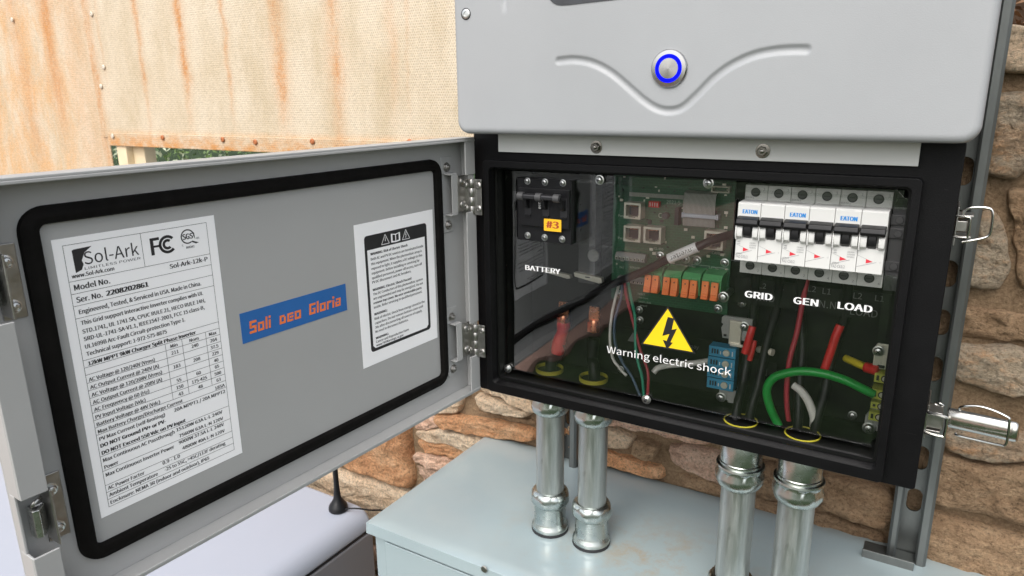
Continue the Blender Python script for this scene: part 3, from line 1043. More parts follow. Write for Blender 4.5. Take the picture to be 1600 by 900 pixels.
def strut_mesh(x0, x1, zb, zt, yf=.24, yb=.2815):
    b = MB()
    # web with slots: build a strip between the slots
    cx = (x0 + x1) / 2
    hw, hh = .0078, .0148
    zs = [-.4255 + SLOTP * k for k in range(-20, 30)]
    zs = [q for q in zs if zb + .02 < q < zt - .02]
    y0, y1 = yb - .018, yb - .0155
    # slot cells
    z = zb
    wx0, wx1 = x0 + .002, x1 - .002
    for q in zs:
        b.box(wx0, wx1, y0, y1, z, q - SLOTP / 2 + .0001)
        outer = rrect(wx0, wx1, q - SLOTP / 2, q + SLOTP / 2, .0004, 6)
        inner = rrect(cx - hw, cx + hw, q - hh, q + hh, hw * .98, 6)
        b.ring(outer, inner, y0, y1)
        z = q + SLOTP / 2
    b.box(wx0, wx1, y0, y1, z - .0001, zt)
    for (xa, xb, lip) in ((x0, x0 + .0105, 1), (x1 - .0125, x1, -1)):
        # rounded side channel: outer wall and in-turned lip
        if lip == 1:
            sec = [(x0, y1), (x0, yf + .003), (x0 + .003, yf), (x0 + .0075, yf), (x0 + .0095, yf + .002), (x0 + .0095, yf + .010), (x0 + .0075, yf + .010), (x0 + .0070, yf + .003), (x0 + .0035, yf + .0025), (x0 + .0025, yf + .0040), (x0 + .0025, y1)]
        else:
            sec = [(x1, y1), (x1, yf + .003), (x1 - .003, yf), (x1 - .0095, yf), (x1 - .0115, yf + .002), (x1 - .0115, yf + .010), (x1 - .0095, yf + .010), (x1 - .0090, yf + .003), (x1 - .0035, yf + .0025), (x1 - .0025, yf + .0040), (x1 - .0025, y1)]
        b.prism(sec, zb, zt, 0, 'z')
    return b


o = strut_mesh(.4325, .4735, -.497, .60).build('slotted_channel', M_strut, loc=(.453, .26, -.497))
tag(o, 'galvanised slotted channel standing upright at the right edge of the black box', 'strut channel', 'slotted channels fixed to the stone wall')
o = strut_mesh(-.018, .0235, -.497, .60).build('slotted_channel', M_strut, loc=(.003, .26, -.497))
tag(o, 'galvanised slotted channel half hidden behind the two left conduits', 'strut channel', 'slotted channels fixed to the stone wall')
b = MB()
b.box(.408, .462, .226, .229, -.4965, -.4845)
b.box(.408, .462, .229, .262, -.4965, -.494)
o = b.build('channel_bracket', M_strut, bevel=.0008, loc=(.435, .24, -.4965))
tag(o, 'short galvanised angle bracket at the foot of the right upright channel', 'bracket')

# ================================================================= LOWER ENCLOSURE
ET = -.495
enc = thing('electrical_enclosure', 'pale blue-grey metal enclosure with overhanging lid standing under the four conduits', 'enclosure', (0, 0, GZ))
LX0, LX1, LY0, LY1 = -.150, .66, -.016, .272
b = MB()
# lid: folded sheet with a dropped lip, slightly crowned top
nx, ny = 40, 14
vs, fs = [], []
for j in range(ny + 1):
    for i in range(nx + 1):
        x, y = LX0 + (LX1 - LX0) * i / nx, LY0 + (LY1 - LY0) * j / ny
        e = min(i, nx - i, j * 2, (ny - j) * 2)
        vs.append((x, y, ET - (.0012 if e == 0 else 0) + .0006 * noise.noise(V((x * 6, y * 6, 0)))))
for j in range(ny):
    for i in range(nx):
        a = j * (nx + 1) + i
        fs.append((a, a + 1, a + nx + 2, a + nx + 1))
loop = [i for i in range(nx + 1)] + [j * (nx + 1) + nx for j in range(1, ny + 1)] + [ny * (nx + 1) + i for i in range(nx - 1, -1, -1)] + [j * (nx + 1) for j in range(ny - 1, 0, -1)]
base = len(vs)
n = len(loop)
for drop, inn in ((.0018, -.0012), (.0172, -.0018), (.0172, .0008), (.004, .0008)):
    for k in loop:
        x, y, z_ = vs[k]
        sx_ = inn if x <= LX0 + 1e-6 else (-inn if x >= LX1 - 1e-6 else 0)
        sy_ = inn if y <= LY0 + 1e-6 else (-inn if y >= LY1 - 1e-6 else 0)
        vs.append((x + sx_, y + sy_, ET - drop))
prev = loop
for k in range(4):
    cur = [base + k * n + i for i in range(n)]
    for i in range(n):
        j = (i + 1) % n
        fs.append((prev[i], prev[j], cur[j], cur[i]))
    prev = cur
fs.append(tuple(prev))
b.add(vs, fs)
b.build('lid', M_enc, enc, angle=50)
b = MB()
b.box(LX0 + .0055, LX1 - .0055, LY0 + .0062, LY1 - .004, GZ + .0, ET - .006)
b.build('body', M_enc, enc, bevel=.0015)
b = MB()
b.box(LX0 + .025, LX1 - .025, LY0 + .002, LY0 + .0045, GZ + .03, ET - .0235)
b.build('front_panel', M_enc, enc, bevel=.0012)
screw(enc, (0.0344, -0.0186, -0.4964), .0042, 'slotted', mats=[M_satin, M_hole])

# ================================================================= BATTERY CABINET
BT = -.65
bat = thing('battery_cabinet', 'white-topped battery cabinet with rounded edges and grey side, below the open door', 'cabinet', (-.75, -.1, GZ))
b = MB()
sec = [(-1.15, BT - .04), (-1.15, GZ)] + [(-.343, GZ)]
R1 = .030
top = []
for i in range(9):
    a = R(90 * i / 8)
    top.append((-.343 - R1 + R1 * math.sin(a), BT - R1 + R1 * math.cos(a)))
for i in range(9):
    a = R(90 * i / 8)
    sec_l = (-1.15 + R1 - R1 * math.cos(a), BT - R1 + R1 * math.sin(a))
    top.insert(i, sec_l)
lidp = [p for p in top] + [(-.343, BT - .040), (-1.15, BT - .040)]
b.prism(lidp, -.42, .190)
b.build('lid', M_batt, bat, bevel=.008, seg=3)
b = MB()
b.box(-1.146, -.3465, -.414, .186, BT - .0445, BT - .0395)
b.build('seam', M_hole, bat)
b = MB()
b.box(-1.15, -.343, -.42, .19, GZ, BT - .0440)
b.build('body', M_battd, bat, bevel=.003)

# ================================================================= ANTENNA
ax, ay, az = (-0.3884, 0.1575, -0.6500)
ant = thing('magnetic_antenna', 'small black whip antenna on a magnetic base standing on the white cabinet top', 'antenna', (ax, ay, BT))
b = MB()
b.lathe([(.0150, 0), (.0165, .002), (.0165, .006), (.0150, .011), (.0105, .0165), (.0068, .024), (.0052, .036), (.0047, .050), (.0001, .050)], (ax, ay, BT + .0005), ZD, 28)
b.build('base', M_blackp, ant)
b = MB()
b.lathe([(.0046, .049), (.0044, .10), (.0036, .20), (.003, .235), (.0001, .237)], (ax, ay, BT), ZD, 16)
b.build('mast', M_blackp, ant)
b = MB()
b.tube([(ax + .014, ay, BT + .006), (ax + .030, ay + .008, BT + .0085), (ax + .050, ay + .022, BT + .004), (ax + .066, ay + .055, BT - .018), (ax + .075, ay + .07, BT - .10), (ax + .08, ay + .08, BT - .4)], .0015, 8)
b.build('lead', M_blackw, ant)

# ================================================================= CONDUITS
BOXB = -.2985
ZE = ET


def conduit(x, y, label, big):
    r = .0172
    c = thing('conduit', label, 'conduit', (x, y, ZE), 'metal conduits between the black box and the enclosure')
    b = MB()
    b.lathe([(r, 0.0), (r, BOXB - ZE - .02)], (x, y, ZE + .012), ZD, 36)
    b.build('pipe', M_galv, c)
    up = (0, 0, 1)
    rot = V((math.cos(x * 40), math.sin(x * 40), 0))
    q = .66 if big else 1.0
    # lower fitting
    b = MB()
    b.lathe([(.0232, .0005), (.0232, .0035), (.0215, .004)], (x, y, ZE), up, 36)
    b.build('rubber_washer', M_dring, c)
    b = MB()
    b.lathe([(.0226, .004), (.0232, .006 * q), (.0225, .009 * q), (.0205, .012 * q), (.0198, .016 * q), (.0198, .034 * q), (.0204, .036 * q), (.0206, .0375 * q)], (x, y, ZE), up, 36, cap=False)
    b.build('connector_body', M_fit, c)
    b = MB()
    b.lathe([(a_, h_ * q, n_) for a_, h_, n_ in ((.0200, .0360, 0), (.0222, .0385, 8), (.0243, .0425, 8), (.0246, .0475, 8), (.0240, .0515, 8), (.0218, .0555, 0), (.0196, .0570, 0), (.0174, .0575, 0), (.0172, .0500, 0))], (x, y, ZE), up, 48, ref=rot, cap=False)
    b.build('compression_nut', M_fit, c)
    # upper fitting
    zt_ = BOXB
    dn = (0, 0, -1)
    L = .022 if big else .006
    b = MB()
    b.lathe([(.0198, .000), (.0204, .0015), (.0206, L), (.0214, L + .0008), (.0214, L + .0028), (.0205, L + .0040)], (x, y, zt_), dn, 36, cap=False)
    b.build('connector_body', M_fit, c)
    b = MB()
    z0 = L + .003
    b.lathe([(.0204, z0), (.0236, z0 + .001), (.0240, z0 + .003), (.0224, z0 + .0046), (.0222, z0 + .008, 8), (.0244, z0 + .013, 8), (.0240, z0 + .019, 8), (.0212, z0 + .0240, 0), (.0188, z0 + .0262), (.0174, z0 + .0265), (.0172, z0 + .018)], (x, y, zt_), dn, 48, ref=rot, cap=False)
    b.build('compression_nut', M_fit, c)
    return c


CY = .090
conduit(.0625, CY, 'leftmost galvanised conduit, first from the open door', False)
conduit(.1200, CY, 'second galvanised conduit from the left, with a dark scuffed pipe', False)
conduit(.2963, .063, 'third galvanised conduit from the left, under the word GRID', True)
conduit(.3527, .063, 'rightmost galvanised conduit, nearest the slotted channel', True)

# ================================================================= INVERTER
inv = thing('solar_inverter', 'grey wall-mounted solar inverter with black wiring box and its door swung open', 'inverter', (.2285, .15, BOXB))

# ---- front cover with pressed grooves
W, CH, RE, RC = .457, .50, .0062, .013
groove = smooth_path([(0.1190, 0.0000, 0.0680), (0.1349, 0.0000, 0.0686), (0.1529, 0.0000, 0.0652), (0.1706, 0.0000, 0.0570), (0.1882, 0.0000, 0.0441), (0.2024, 0.0000, 0.0330), (0.2156, 0.0000, 0.0254), (0.2273, 0.0000, 0.0232), (0.2385, 0.0000, 0.0259), (0.2502, 0.0000, 0.0358), (0.2645, 0.0000, 0.0500), (0.2786, 0.0000, 0.0597), (0.2954, 0.0000, 0.0666), (0.3119, 0.0000, 0.0693), (0.3253, 0.0000, 0.0697), (0.3347, 0.0000, 0.0693)], 6)
gpts = [(p.x, p.z) for p in groove]
g2 = [(0.0604, 0.0000, 0.1910)[0::2], (0.0609, 0.0000, 0.1208)[0::2]]


def seg_dist(px, pz, pts):
    best = 1e9
    for i in range(len(pts) - 1):
        ax_, az_ = pts[i]
        bx_, bz_ = pts[i + 1]
        dx_, dz_ = bx_ - ax_, bz_ - az_
        t = ((px - ax_) * dx_ + (pz - az_) * dz_) / (dx_ * dx_ + dz_ * dz_)
        t = 0 if t < 0 else (1 if t > 1 else t)
        d = math.hypot(px - ax_ - t * dx_, pz - az_ - t * dz_)
        if d < best:
            best = d
    return best


def axis_vals(a, c, fine0, fine1, st, coarse):
    out = []
    v = a
    while v < c - 1e-6:
        out.append(v)
        near_edge = v < a + .012 or v > c - .014
        v += .0011 if near_edge else (st if fine0 <= v <= fine1 else coarse)
    out.append(c)
    return out


xs = axis_vals(0, W, .03, .345, .0010, .006)
zs = axis_vals(0, CH, .008, .098, .0010, .006)


def cover_y(x, z):
    # distance inside the rounded outline
    qx, qz = abs(x - W / 2) - (W / 2 - RC), abs(z - CH / 2) - (CH / 2 - RC)
    d = RC - math.hypot(max(qx, 0), max(qz, 0)) - min(max(qx, qz), 0) if max(qx, qz) > 0 else RC - max(qx, qz)
    y = 0
    if d < RE:
        d = max(d, 0)
        y += RE - math.sqrt(max(0, RE * RE - (RE - d) ** 2))
    if .08 < x < .345 and .006 < z < .10:
        g = seg_dist(x, z, gpts)
        hw = .0040
        if g < hw:
            t = g / hw
            y += .0021 * (1 - t * t) ** 1.5 if t > .25 else .0021 * (1 - .0625) ** 1.5
    if x < .08 and z > .10:
        g = seg_dist(x, z, g2)
        if g < .0042:
            t = g / .0042
            y += .0022 * (1 - t * t) ** 1.2
    return y


vs, fs = [], []
NX = len(xs)
for z in zs:
    for x in xs:
        X_, Z_ = x, z
        # pull corner points in onto the rounded outline
        qx, qz = abs(x - W / 2) - (W / 2 - RC), abs(z - CH / 2) - (CH / 2 - RC)
        if qx > 0 and qz > 0:
            m_ = max(qx, qz)
            h_ = math.hypot(qx, qz)
            if h_ > 0:
                sx_, sz_ = (1 if x > W / 2 else -1), (1 if z > CH / 2 else -1)
                X_ = W / 2 + sx_ * ((W / 2 - RC) + qx * m_ / h_)
                Z_ = CH / 2 + sz_ * ((CH / 2 - RC) + qz * m_ / h_)
        vs.append((X_, cover_y(X_, Z_), Z_))
for j in range(len(zs) - 1):
    for i in range(NX - 1):
        a = j * NX + i
        fs.append((a, a + 1, a + NX + 1, a + NX))
NZ = len(zs)
loop = [i for i in range(NX)] + [j * NX + NX - 1 for j in range(1, NZ)] + [(NZ - 1) * NX + i for i in range(NX - 2, -1, -1)] + [j * NX for j in range(NZ - 2, 0, -1)]
b0 = len(vs)
for yy, inn in ((.030, 0), (.031, .002), (.02, .002)):
    for k in loop:
        x, y, z = vs[k]
        vs.append((x + (inn if x < W / 2 else -inn), yy, z + (inn if z < CH / 2 else -inn)))
n = len(loop)
prev = loop
for k in range(3):
    cur = [b0 + k * n + i for i in range(n)]
    for i in range(n):
        j = (i + 1) % n
        fs.append((prev[i], prev[j], cur[j], cur[i]))
    prev = cur
cover = MB().add(vs, fs).build('front_cover', M_cover, inv, angle=60)
b = MB()
b.box(.012, .445, .032, .205, .004, .49)
b.build('rear_housing', M_dgray, inv, bevel=.004)
# display window
dw = [(0.1048, 0.0000, 0.1292)[0::2], (0.1095, 0.0000, 0.1218)[0::2], (0.1128, 0.0000, 0.1186)[0::2], (0.1168, 0.0000, 0.1166)[0::2], (0.1220, 0.0000, 0.1157)[0::2], (0.1311, 0.0000, 0.1157)[0::2], (0.1581, 0.0000, 0.1164)[0::2], (0.1969, 0.0000, 0.1175)[0::2], (0.2624, 0.0000, 0.1178)[0::2], (0.3071, 0.0000, 0.1171)[0::2], (0.3206, 0.0000, 0.1241)[0::2], (0.3194, 0.0000, 0.1899)[0::2], (0.1009, 0.0000, 0.2221)[0::2], (0.1022, 0.0000, 0.1381)[0::2]]
b = MB()
b.prism(dw, -.0006, .001)
b.build('display_window', M_glass_d, cover)
# power button
bx_, _, bz_ = (0.2257, 0.0000, 0.0582)
btn = MB().lathe([(.0158, .0), (.0158, .0016), (.0150, .0026), (.0118, .0030), (.0114, .0024), (.0088, .0024), (.0084, .0030), (.0001, .0032)], (bx_, 0, bz_), (0, -1, 0), 56)
btn = btn.build('power_button', M_brush, cover, loc=None)
btn.data.transform(Matrix.Translation(-(V((bx_, 0, bz_)) - wloc(cover))))
btn.location = V((bx_, 0, bz_)) - wloc(cover)
b = MB()
b.lathe([(.0116, .00245), (.0114, .0031), (.0088, .0031), (.0086, .00245)], (bx_, 0, bz_), (0, -1, 0), 56, cap=False)
ring = b.build('light_ring', M_bluering, inv)
cx_, _, cz_ = (0.0161, 0.0000, 0.1152)
screw(cover, (cx_ + .0006, -.0005, cz_), .0046, 'socket', mats=[M_zinc, M_hole])
b = MB()
b.lathe([(.0058, -.001), (.0056, .0003), (.0001, .0004)], (cx_, 0, cz_), (0, -1, 0), 24)
b.build('screw_recess', M_hole, cover)

# ---- strip under the cover
b = MB()
b.box(.0290, .4193, .0345, .0362, -.0200, .012)
st_ = b.build('flange_strip', M_strip, inv, bevel=.0005)
for p in ((0.1429, 0.0345, -0.0122), (0.3006, 0.0345, -0.0114)):
    screw(st_, p, .0062, 'nut', 'nut', mats=[M_nut, M_hole])

# ---- black wiring box
OX0, OX1, OZ0, OZ1 = -.0060, .4497, BOXB, .0
b = MB()
outer = rrect(OX0, OX1, OZ0, OZ1, .003, 5)
inner = rrect(.0190, .4175, -.2830, -.0362, .005, 5)
b.ring(outer, inner, .040, .0425)
lo_ = rrect(.0115, .4245, -.2945, -.0288, .0045, 5)
b.ring(lo_, inner, .0300, .0400)
b.box(.0195, .4170, .0427, .0460, -.2829, -.2786)
# side, top and bottom walls
wo = rrect(OX0, OX1, OZ0, OZ1, .003, 5)
wi = rrect(OX0 + .002, OX1 - .002, OZ0 + .002, OZ1 - .002, .0025, 5)
b.ring(wo, wi, .0425, .182)
b.prism(wo, .182, .184)
box = b.build('wiring_box', M_black, inv, bevel=.0014, seg=3)
b = MB()
# inner return behind the lip, down to the clear cover
ii = rrect(.0215, .4150, -.2800, -.0390, .004, 5)
b.ring(inner, ii, .0425, .118)
b.build('inner_lining', M_blackd, inv)
b = MB()
b.box(.022, .4145, .1180, .1205, -.2795, -.0395)
plate = b.build('mounting_plate', M_blackd, inv)
YP = .1178
b = MB()
TG = {}
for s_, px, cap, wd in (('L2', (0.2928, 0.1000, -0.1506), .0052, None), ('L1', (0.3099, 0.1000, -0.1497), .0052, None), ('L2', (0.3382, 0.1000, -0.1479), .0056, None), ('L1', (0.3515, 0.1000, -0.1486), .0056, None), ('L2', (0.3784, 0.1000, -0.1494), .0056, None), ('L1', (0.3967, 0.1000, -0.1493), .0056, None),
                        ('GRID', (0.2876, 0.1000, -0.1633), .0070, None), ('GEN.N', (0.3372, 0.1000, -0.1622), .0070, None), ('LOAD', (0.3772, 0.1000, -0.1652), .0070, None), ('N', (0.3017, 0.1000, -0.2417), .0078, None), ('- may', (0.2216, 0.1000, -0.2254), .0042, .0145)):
    MB().text(s_, (px[0], .0998, px[2]), XD, ZD, cap, wd, 'l', .012).build('plate_print_and_shadow', M_txtg, plate)  # GRID, GEN.N and LOAD here are the cover lettering's shadow, painted grey
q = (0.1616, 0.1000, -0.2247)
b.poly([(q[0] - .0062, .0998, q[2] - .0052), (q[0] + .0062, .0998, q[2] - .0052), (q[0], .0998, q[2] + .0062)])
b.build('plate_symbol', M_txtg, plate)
b = MB()
for (xa, ya, xb_, yb_) in ((1150, 437, 1405, 505), (1165, 560, 1300, 620), (960, 500, 1110, 560)):
    A, C_ = None, None
p0, p1 = (0.2693, 0.1010, -0.1418), (0.4161, 0.1010, -0.1682)
b.box(p0[0], p1[0], .1000, .1012, p1[2], p0[2])
p0, p1 = (0.2894, 0.1010, -0.2262), (0.3161, 0.1010, -0.2433)
b.box(p0[0], p1[0], .1000, .1012, p1[2], p0[2])
p0, p1 = (0.1501, 0.1010, -0.2140), (0.2498, 0.1010, -0.2278)
b.box(p0[0], p1[0], .1000, .1012, p1[2], p0[2])
b.build('label_plate', M_blackd, plate)
for p in ((0.2740, 0.1150, -0.1728), (0.3886, 0.1150, -0.2719), (0.1622, 0.1150, -0.1965), (0.1634, 0.1150, -0.2083), (0.1420, 0.1150, -0.2718)):
    screw(plate, p, .0042, 'phillips')
p = (0.2531, 0.0990, -0.1535)
# yellow conduit bushings on the floor of the box
for i, (x, cy, zf) in enumerate(((.0625, CY, -.2832), (.1200, CY, -.2832), (.2930, .0665, -.2868), (.3515, .0665, -.2868))):
    b = MB()
    b.lathe([(.0162, -.002), (.0168, .006), (.0165, .0078), (.0156, .0078), (.0152, .006), (.0152, -.002)], (x, cy - .002, zf), ZD, 32, cap=False)
    b.build('bushing', M_yellow, inv)
    b = MB()
    b.lathe([(.0150, .0042), (.0001, .0043)], (x, cy - .002, zf), ZD, 20)
    b.build('conduit_mouth', M_hole, inv)

# ---- clear acrylic cover with two cut-outs
PX0, PX1, PZ0, PZ1 = .0245, .4150, -.2735, -.0415
HB = ((0.0384, 0.0552, -0.0477), (0.1075, 0.0552, -0.1155))
HE = ((0.2754, 0.0552, -0.0578), (0.4112, 0.0552, -0.1139))
xs_ = [PX0, HB[0][0], HB[1][0], HE[0][0], HE[1][0], PX1 - .010, PX1]
zs_ = [PZ0, PZ0 + .010, HE[1][2], HB[1][2], HE[0][2] + .0005, HB[0][2], PZ1 - .009, PZ1]
bm = bmesh.new()
grid = {}
for i, x in enumerate(xs_):
    for j, z in enumerate(zs_):
        grid[i, j] = bm.verts.new((x, .0550, z))


def inside(i, j, hx0, hx1, hz0, hz1):
    cx = (xs_[i] + xs_[i + 1]) / 2
    cz = (zs_[j] + zs_[j + 1]) / 2
    return hx0 < cx < hx1 and hz0 < cz < hz1


HEz0, HEz1 = HE[1][2], HE[0][2] + .0005
HBz0, HBz1 = HB[1][2], HB[0][2]
zs2 = sorted(set(zs_))
for i in range(len(xs_) - 1):
    for j in range(len(zs_) - 1):
        if inside(i, j, HB[0][0], HB[1][0], HBz0, HBz1) or inside(i, j, HE[0][0], HE[1][0], HEz0, HEz1):
            continue
        q = [grid[i, j], grid[i + 1, j], grid[i + 1, j + 1], grid[i, j + 1]]
        if i == len(xs_) - 2 and j == 0:
            q = [grid[i, j], grid[i + 1, j + 1], grid[i, j + 1]]
        if i == len(xs_) - 2 and j == len(zs_) - 2:
            q = [grid[i, j], grid[i + 1, j], grid[i, j + 1]]
        bm.faces.new(q)
bmesh.ops.recalc_face_normals(bm, faces=bm.faces)
ex = bmesh.ops.extrude_face_region(bm, geom=list(bm.faces))
bmesh.ops.translate(bm, verts=[v for v in ex['geom'] if isinstance(v, bmesh.types.BMVert)], vec=(0, .0016, 0))
bmesh.ops.recalc_face_normals(bm, faces=bm.faces)
bmesh.ops.translate(bm, verts=list(bm.verts), vec=-wloc(inv))
me = bpy.data.meshes.new('clear_cover')
bm.to_mesh(me)
bm.free()
me.materials.append(M_clear)
clear = bpy.data.objects.new('clear_cover', me)
col.objects.link(clear)
clear.parent = inv
b = MB()
yt = .0546


def flat(p):
    return (p[0], yt, p[2])


for s_, a, e, cap in (('BATTERY', (0.0497, 0.0546, -0.1505), (0.0931, 0.0546, -0.1501), .0056), ('GRID', (0.2902, 0.0546, -0.1490), (0.3147, 0.0546, -0.1483), .0062), ('GEN', (0.3339, 0.0546, -0.1491), (0.3544, 0.0546, -0.1483), .0062), ('LOAD', (0.3712, 0.0546, -0.1485), (0.3983, 0.0546, -0.1483), .0062)):
    a, e = V(flat(a)), V(flat(e))
    MB().text(s_, a, XD, ZD, cap, (e - a).length, 'l', .028).build('lettering', M_txt, clear)
a, e = V(flat((0.1502, 0.0546, -0.2304))), V(flat((0.2823, 0.0546, -0.2273)))
b.text('Warning electric shock', a, XD, ZD, .0078, (e - a).length, 'l', .008)
b.build('lettering', M_txt, clear)
b = MB()
A, B_, C_ = V(flat((0.2155, 0.0546, -0.1686))), V(flat((0.1883, 0.0546, -0.2160))), V(flat((0.2464, 0.0546, -0.2122)))
B_.z = C_.z = (B_.z + C_.z) / 2
ctr = (A + B_ + C_) / 3
b.poly([B_, C_, A], 1)
ins = [ctr + (p - ctr) * .90 + V((0, -.00025, 0)) for p in (B_, C_, A)]
b.poly(ins, 0)
s_ = (C_.x - B_.x) / 86
bolt = [(6, 38), (-8, 4), (2, 8), (-6, -14), (-12, -12), (-2, -27), (5, -12), (0, -14), (12, 16), (0, 10), (16, 36)]
bolt = [(-1, 28), (9, 27), (6, 9), (14, 12), (5, -11), (9, -11), (0, -23), (-7, -9), (-1, -10), (3, 2), (-8, -3)]
b.add([ctr + V((x * s_, -.0005, z * s_)) for x, z in bolt], [(0, 10, 9, 3, 2, 1), (9, 8, 4, 3), (8, 7, 6, 5, 4)], 1, False)
b.build('warning_symbol', [M_warn, M_hole], clear)
for p in ((0.1386, 0.0530, -0.0461), (0.2496, 0.0530, -0.0436), (0.0257, 0.0530, -0.2725), (0.1975, 0.0530, -0.2736)):
    screw(clear, p, .0050, 'nut' if p[2] < -.2 and p[0] > .1 else 'phillips', mats=None)

# ---- corner terminal stack beside the breakers (right inside wall)
b = MB()
p0, p1 = (0.4041, 0.0700, -0.0602), (0.4184, 0.0700, -0.0800)
b.box(p0[0], p0[0] + .0125, .062, .115, -.1290, -.0560)
for z in (-.0670, -.0785, -.1070):
    b.box(p0[0] - .0005, p0[0] + .013, .060, .062, z - .0045, z + .0045, 0)
ds = b.build('end_terminal', M_dgray, inv, bevel=.0006)
for z in (-.0670, -.0785, -.1070):
    screw(ds, (p0[0] + .0062, .0598, z), .0032, 'slotted', mats=[M_dgray, M_hole])

# ---- battery busbar tabs
for (pa, pb, sl) in (((0.0507, 0.0950, -0.1578), (0.0860, 0.0950, -0.1650), False), ((0.0900, 0.0950, -0.1563), (0.1251, 0.0950, -0.1654), True)):
    b = MB()
    b.prism([(pa[0], pa[2] - .001), (pb[0] - .001, pa[2] - .0035), (pb[0], pb[2]), (pb[0] - .004, pb[2] - .001), (pa[0] + .001, pb[2] + .0035)], .094, .1005)
    if sl:
        b.box((pa[0] + pb[0]) / 2 - .003, (pa[0] + pb[0]) / 2 + .003, .0936, .0942, (pa[2] + pb[2]) / 2 - .0006, (pa[2] + pb[2]) / 2 + .0006, 1)
    b.build('busbar_tab', [M_tin, M_hole], inv, bevel=.0006)
screw(inv, (0.1129, 0.0980, -0.1358), .0070, 'slotted', 'slotted_plug', mats=[mat('dull_plug', (.25, .25, .24), .5, .3), M_hole], spin=False)
b = MB()
p0, p1 = (0.0924, 0.1000, -0.0454), (0.1358, 0.1000, -0.1859)
b.box(p0[0], p0[0] + .021, .100, .1175, -.170, -.0400)
b.build('divider', M_dgray, inv, bevel=.001)

# ---- latches on the right side of the box
lx = .4505


def latch_base(zc, y=.085):
    b = MB()
    b.box(lx, lx + .0012, y - .010, y + .030, zc - .016, zc + .016)
    b.box(lx + .001, lx + .012, y - .008, y + .012, zc - .0095, zc - .0080)
    b.box(lx + .001, lx + .012, y - .008, y + .012, zc + .0080, zc + .0095)
    return b


u_ = thing('x', None, None)
bpy.data.objects.remove(u_)
p = (0.4570, 0.0850, -0.0714)
zc = p[2]
lt = latch_base(zc).build('latch', M_satin, inv, bevel=.0004)
b = MB()
b.tube([(.4475, .078, zc - .0065), (.4475, .078, zc + .0065), (.4500, .076, zc + .0085), (.4580, .075, zc + .0085), (.4600, .075, zc + .0065), (.4600, .075, zc - .0065), (.4580, .075, zc - .0085), (.4500, .076, zc - .0085), (.4475, .078, zc - .0065)], .0011, 8, k=3)
b.build('link', M_steel, lt)
b = MB()
b.tube([(0.4549, 0.0800, -0.0617), (0.4550, 0.0800, -0.0596), (0.4574, 0.0800, -0.0568), (0.4625, 0.0800, -0.0554), (0.4709, 0.0800, -0.0553), (0.4748, 0.0800, -0.0582), (0.4757, 0.0800, -0.0681), (0.4754, 0.0800, -0.0760), (0.4728, 0.0800, -0.0794), (0.4652, 0.0800, -0.0823), (0.4569, 0.0800, -0.0847)], .0011, 8, k=3)
b.build('wire_bail', M_steel, lt)
b = MB()
b.box(.4505, .4590, .078, .088, zc - .0045, zc + .0045)
b.build('catch', M_satin, lt, bevel=.0008)
zc = (0.4579, 0.0850, -0.2475)[2]
lt = latch_base(zc).build('latch', M_satin, inv, bevel=.0004)
A, B_ = V((0.4671, 0.0800, -0.2414)), V((0.5172, 0.0660, -0.2377))
d = (B_ - A).normalized()
upv = V((0, 0, 1)) - d * d.z
upv.normalize()
sdv = d.cross(upv)
b = MB()
# hollow rolled lever: a U section with rounded nose
prof = []
for i in range(13):
    a = R(-20 + 220 * i / 12)
    prof.append((math.cos(a) * .0092, -math.sin(a) * .0050))
L = (B_ - A).length
vs, fs = [], []
steps = [0, .02, .5, .90, .96, .99, 1.0]
scl = [1, 1, 1.0, 1.0, .97, .85, .55]
for t, k in zip(steps, scl):
    for (h, o_) in prof:
        vs.append(A + d * L * t + upv * h * k + sdv * (-o_) * (1 if sdv.y > 0 else -1) * k * -1)
m_ = len(prof)
for i in range(len(steps) - 1):
    for j in range(m_ - 1):
        fs.append((i * m_ + j, i * m_ + j + 1, (i + 1) * m_ + j + 1, (i + 1) * m_ + j))
fs.append(tuple((len(steps) - 1) * m_ + j for j in range(m_)))
lev = b.add(vs, fs).build('lever', M_steel, lt, angle=50)
so_ = lev.modifiers.new('sheet', 'SOLIDIFY')
so_.thickness = .0011
b = MB()
b.tube([(0.4739, 0.0620, -0.2259), (0.4735, 0.0600, -0.2228), (0.4777, 0.0580, -0.2196), (0.4865, 0.0560, -0.2171), (0.4963, 0.0540, -0.2176), (0.5058, 0.0520, -0.2202), (0.5078, 0.0510, -0.2222), (0.5088, 0.0510, -0.2357), (0.5084, 0.0520, -0.2449), (0.5047, 0.0540, -0.2467), (0.4908, 0.0600, -0.2489), (0.4752, 0.0660, -0.2507), (0.4737, 0.0680, -0.2501)], .0010, 8, k=4)
b.build('wire_bail', M_steel, lt)
b = MB()
b.tube([(.4500, .076, zc - .0080), (.4500, .076, zc + .0080), (.4520, .074, zc + .0095), (.4640, .072, zc + .0090), (.4660, .072, zc + .0065), (.4660, .072, zc - .0075), (.4640, .072, zc - .0100), (.4520, .074, zc - .0100), (.4500, .076, zc - .0080)], .0014, 8, k=3)
b.tube([(.4550, .080, zc + .0175), (.4585, .078, zc + .0185), (.4620, .078, zc + .0170), (.4600, .079, zc + .0155), (.4560, .080, zc + .0160), (.4550, .080, zc + .0175)], .0007, 6, k=3)
b.build('link', M_steel, lt)
b = MB()
b.box(.4505, .4640, .079, .086, zc - .0065, zc + .0065)
b.build('catch', M_satin, lt, bevel=.0008)

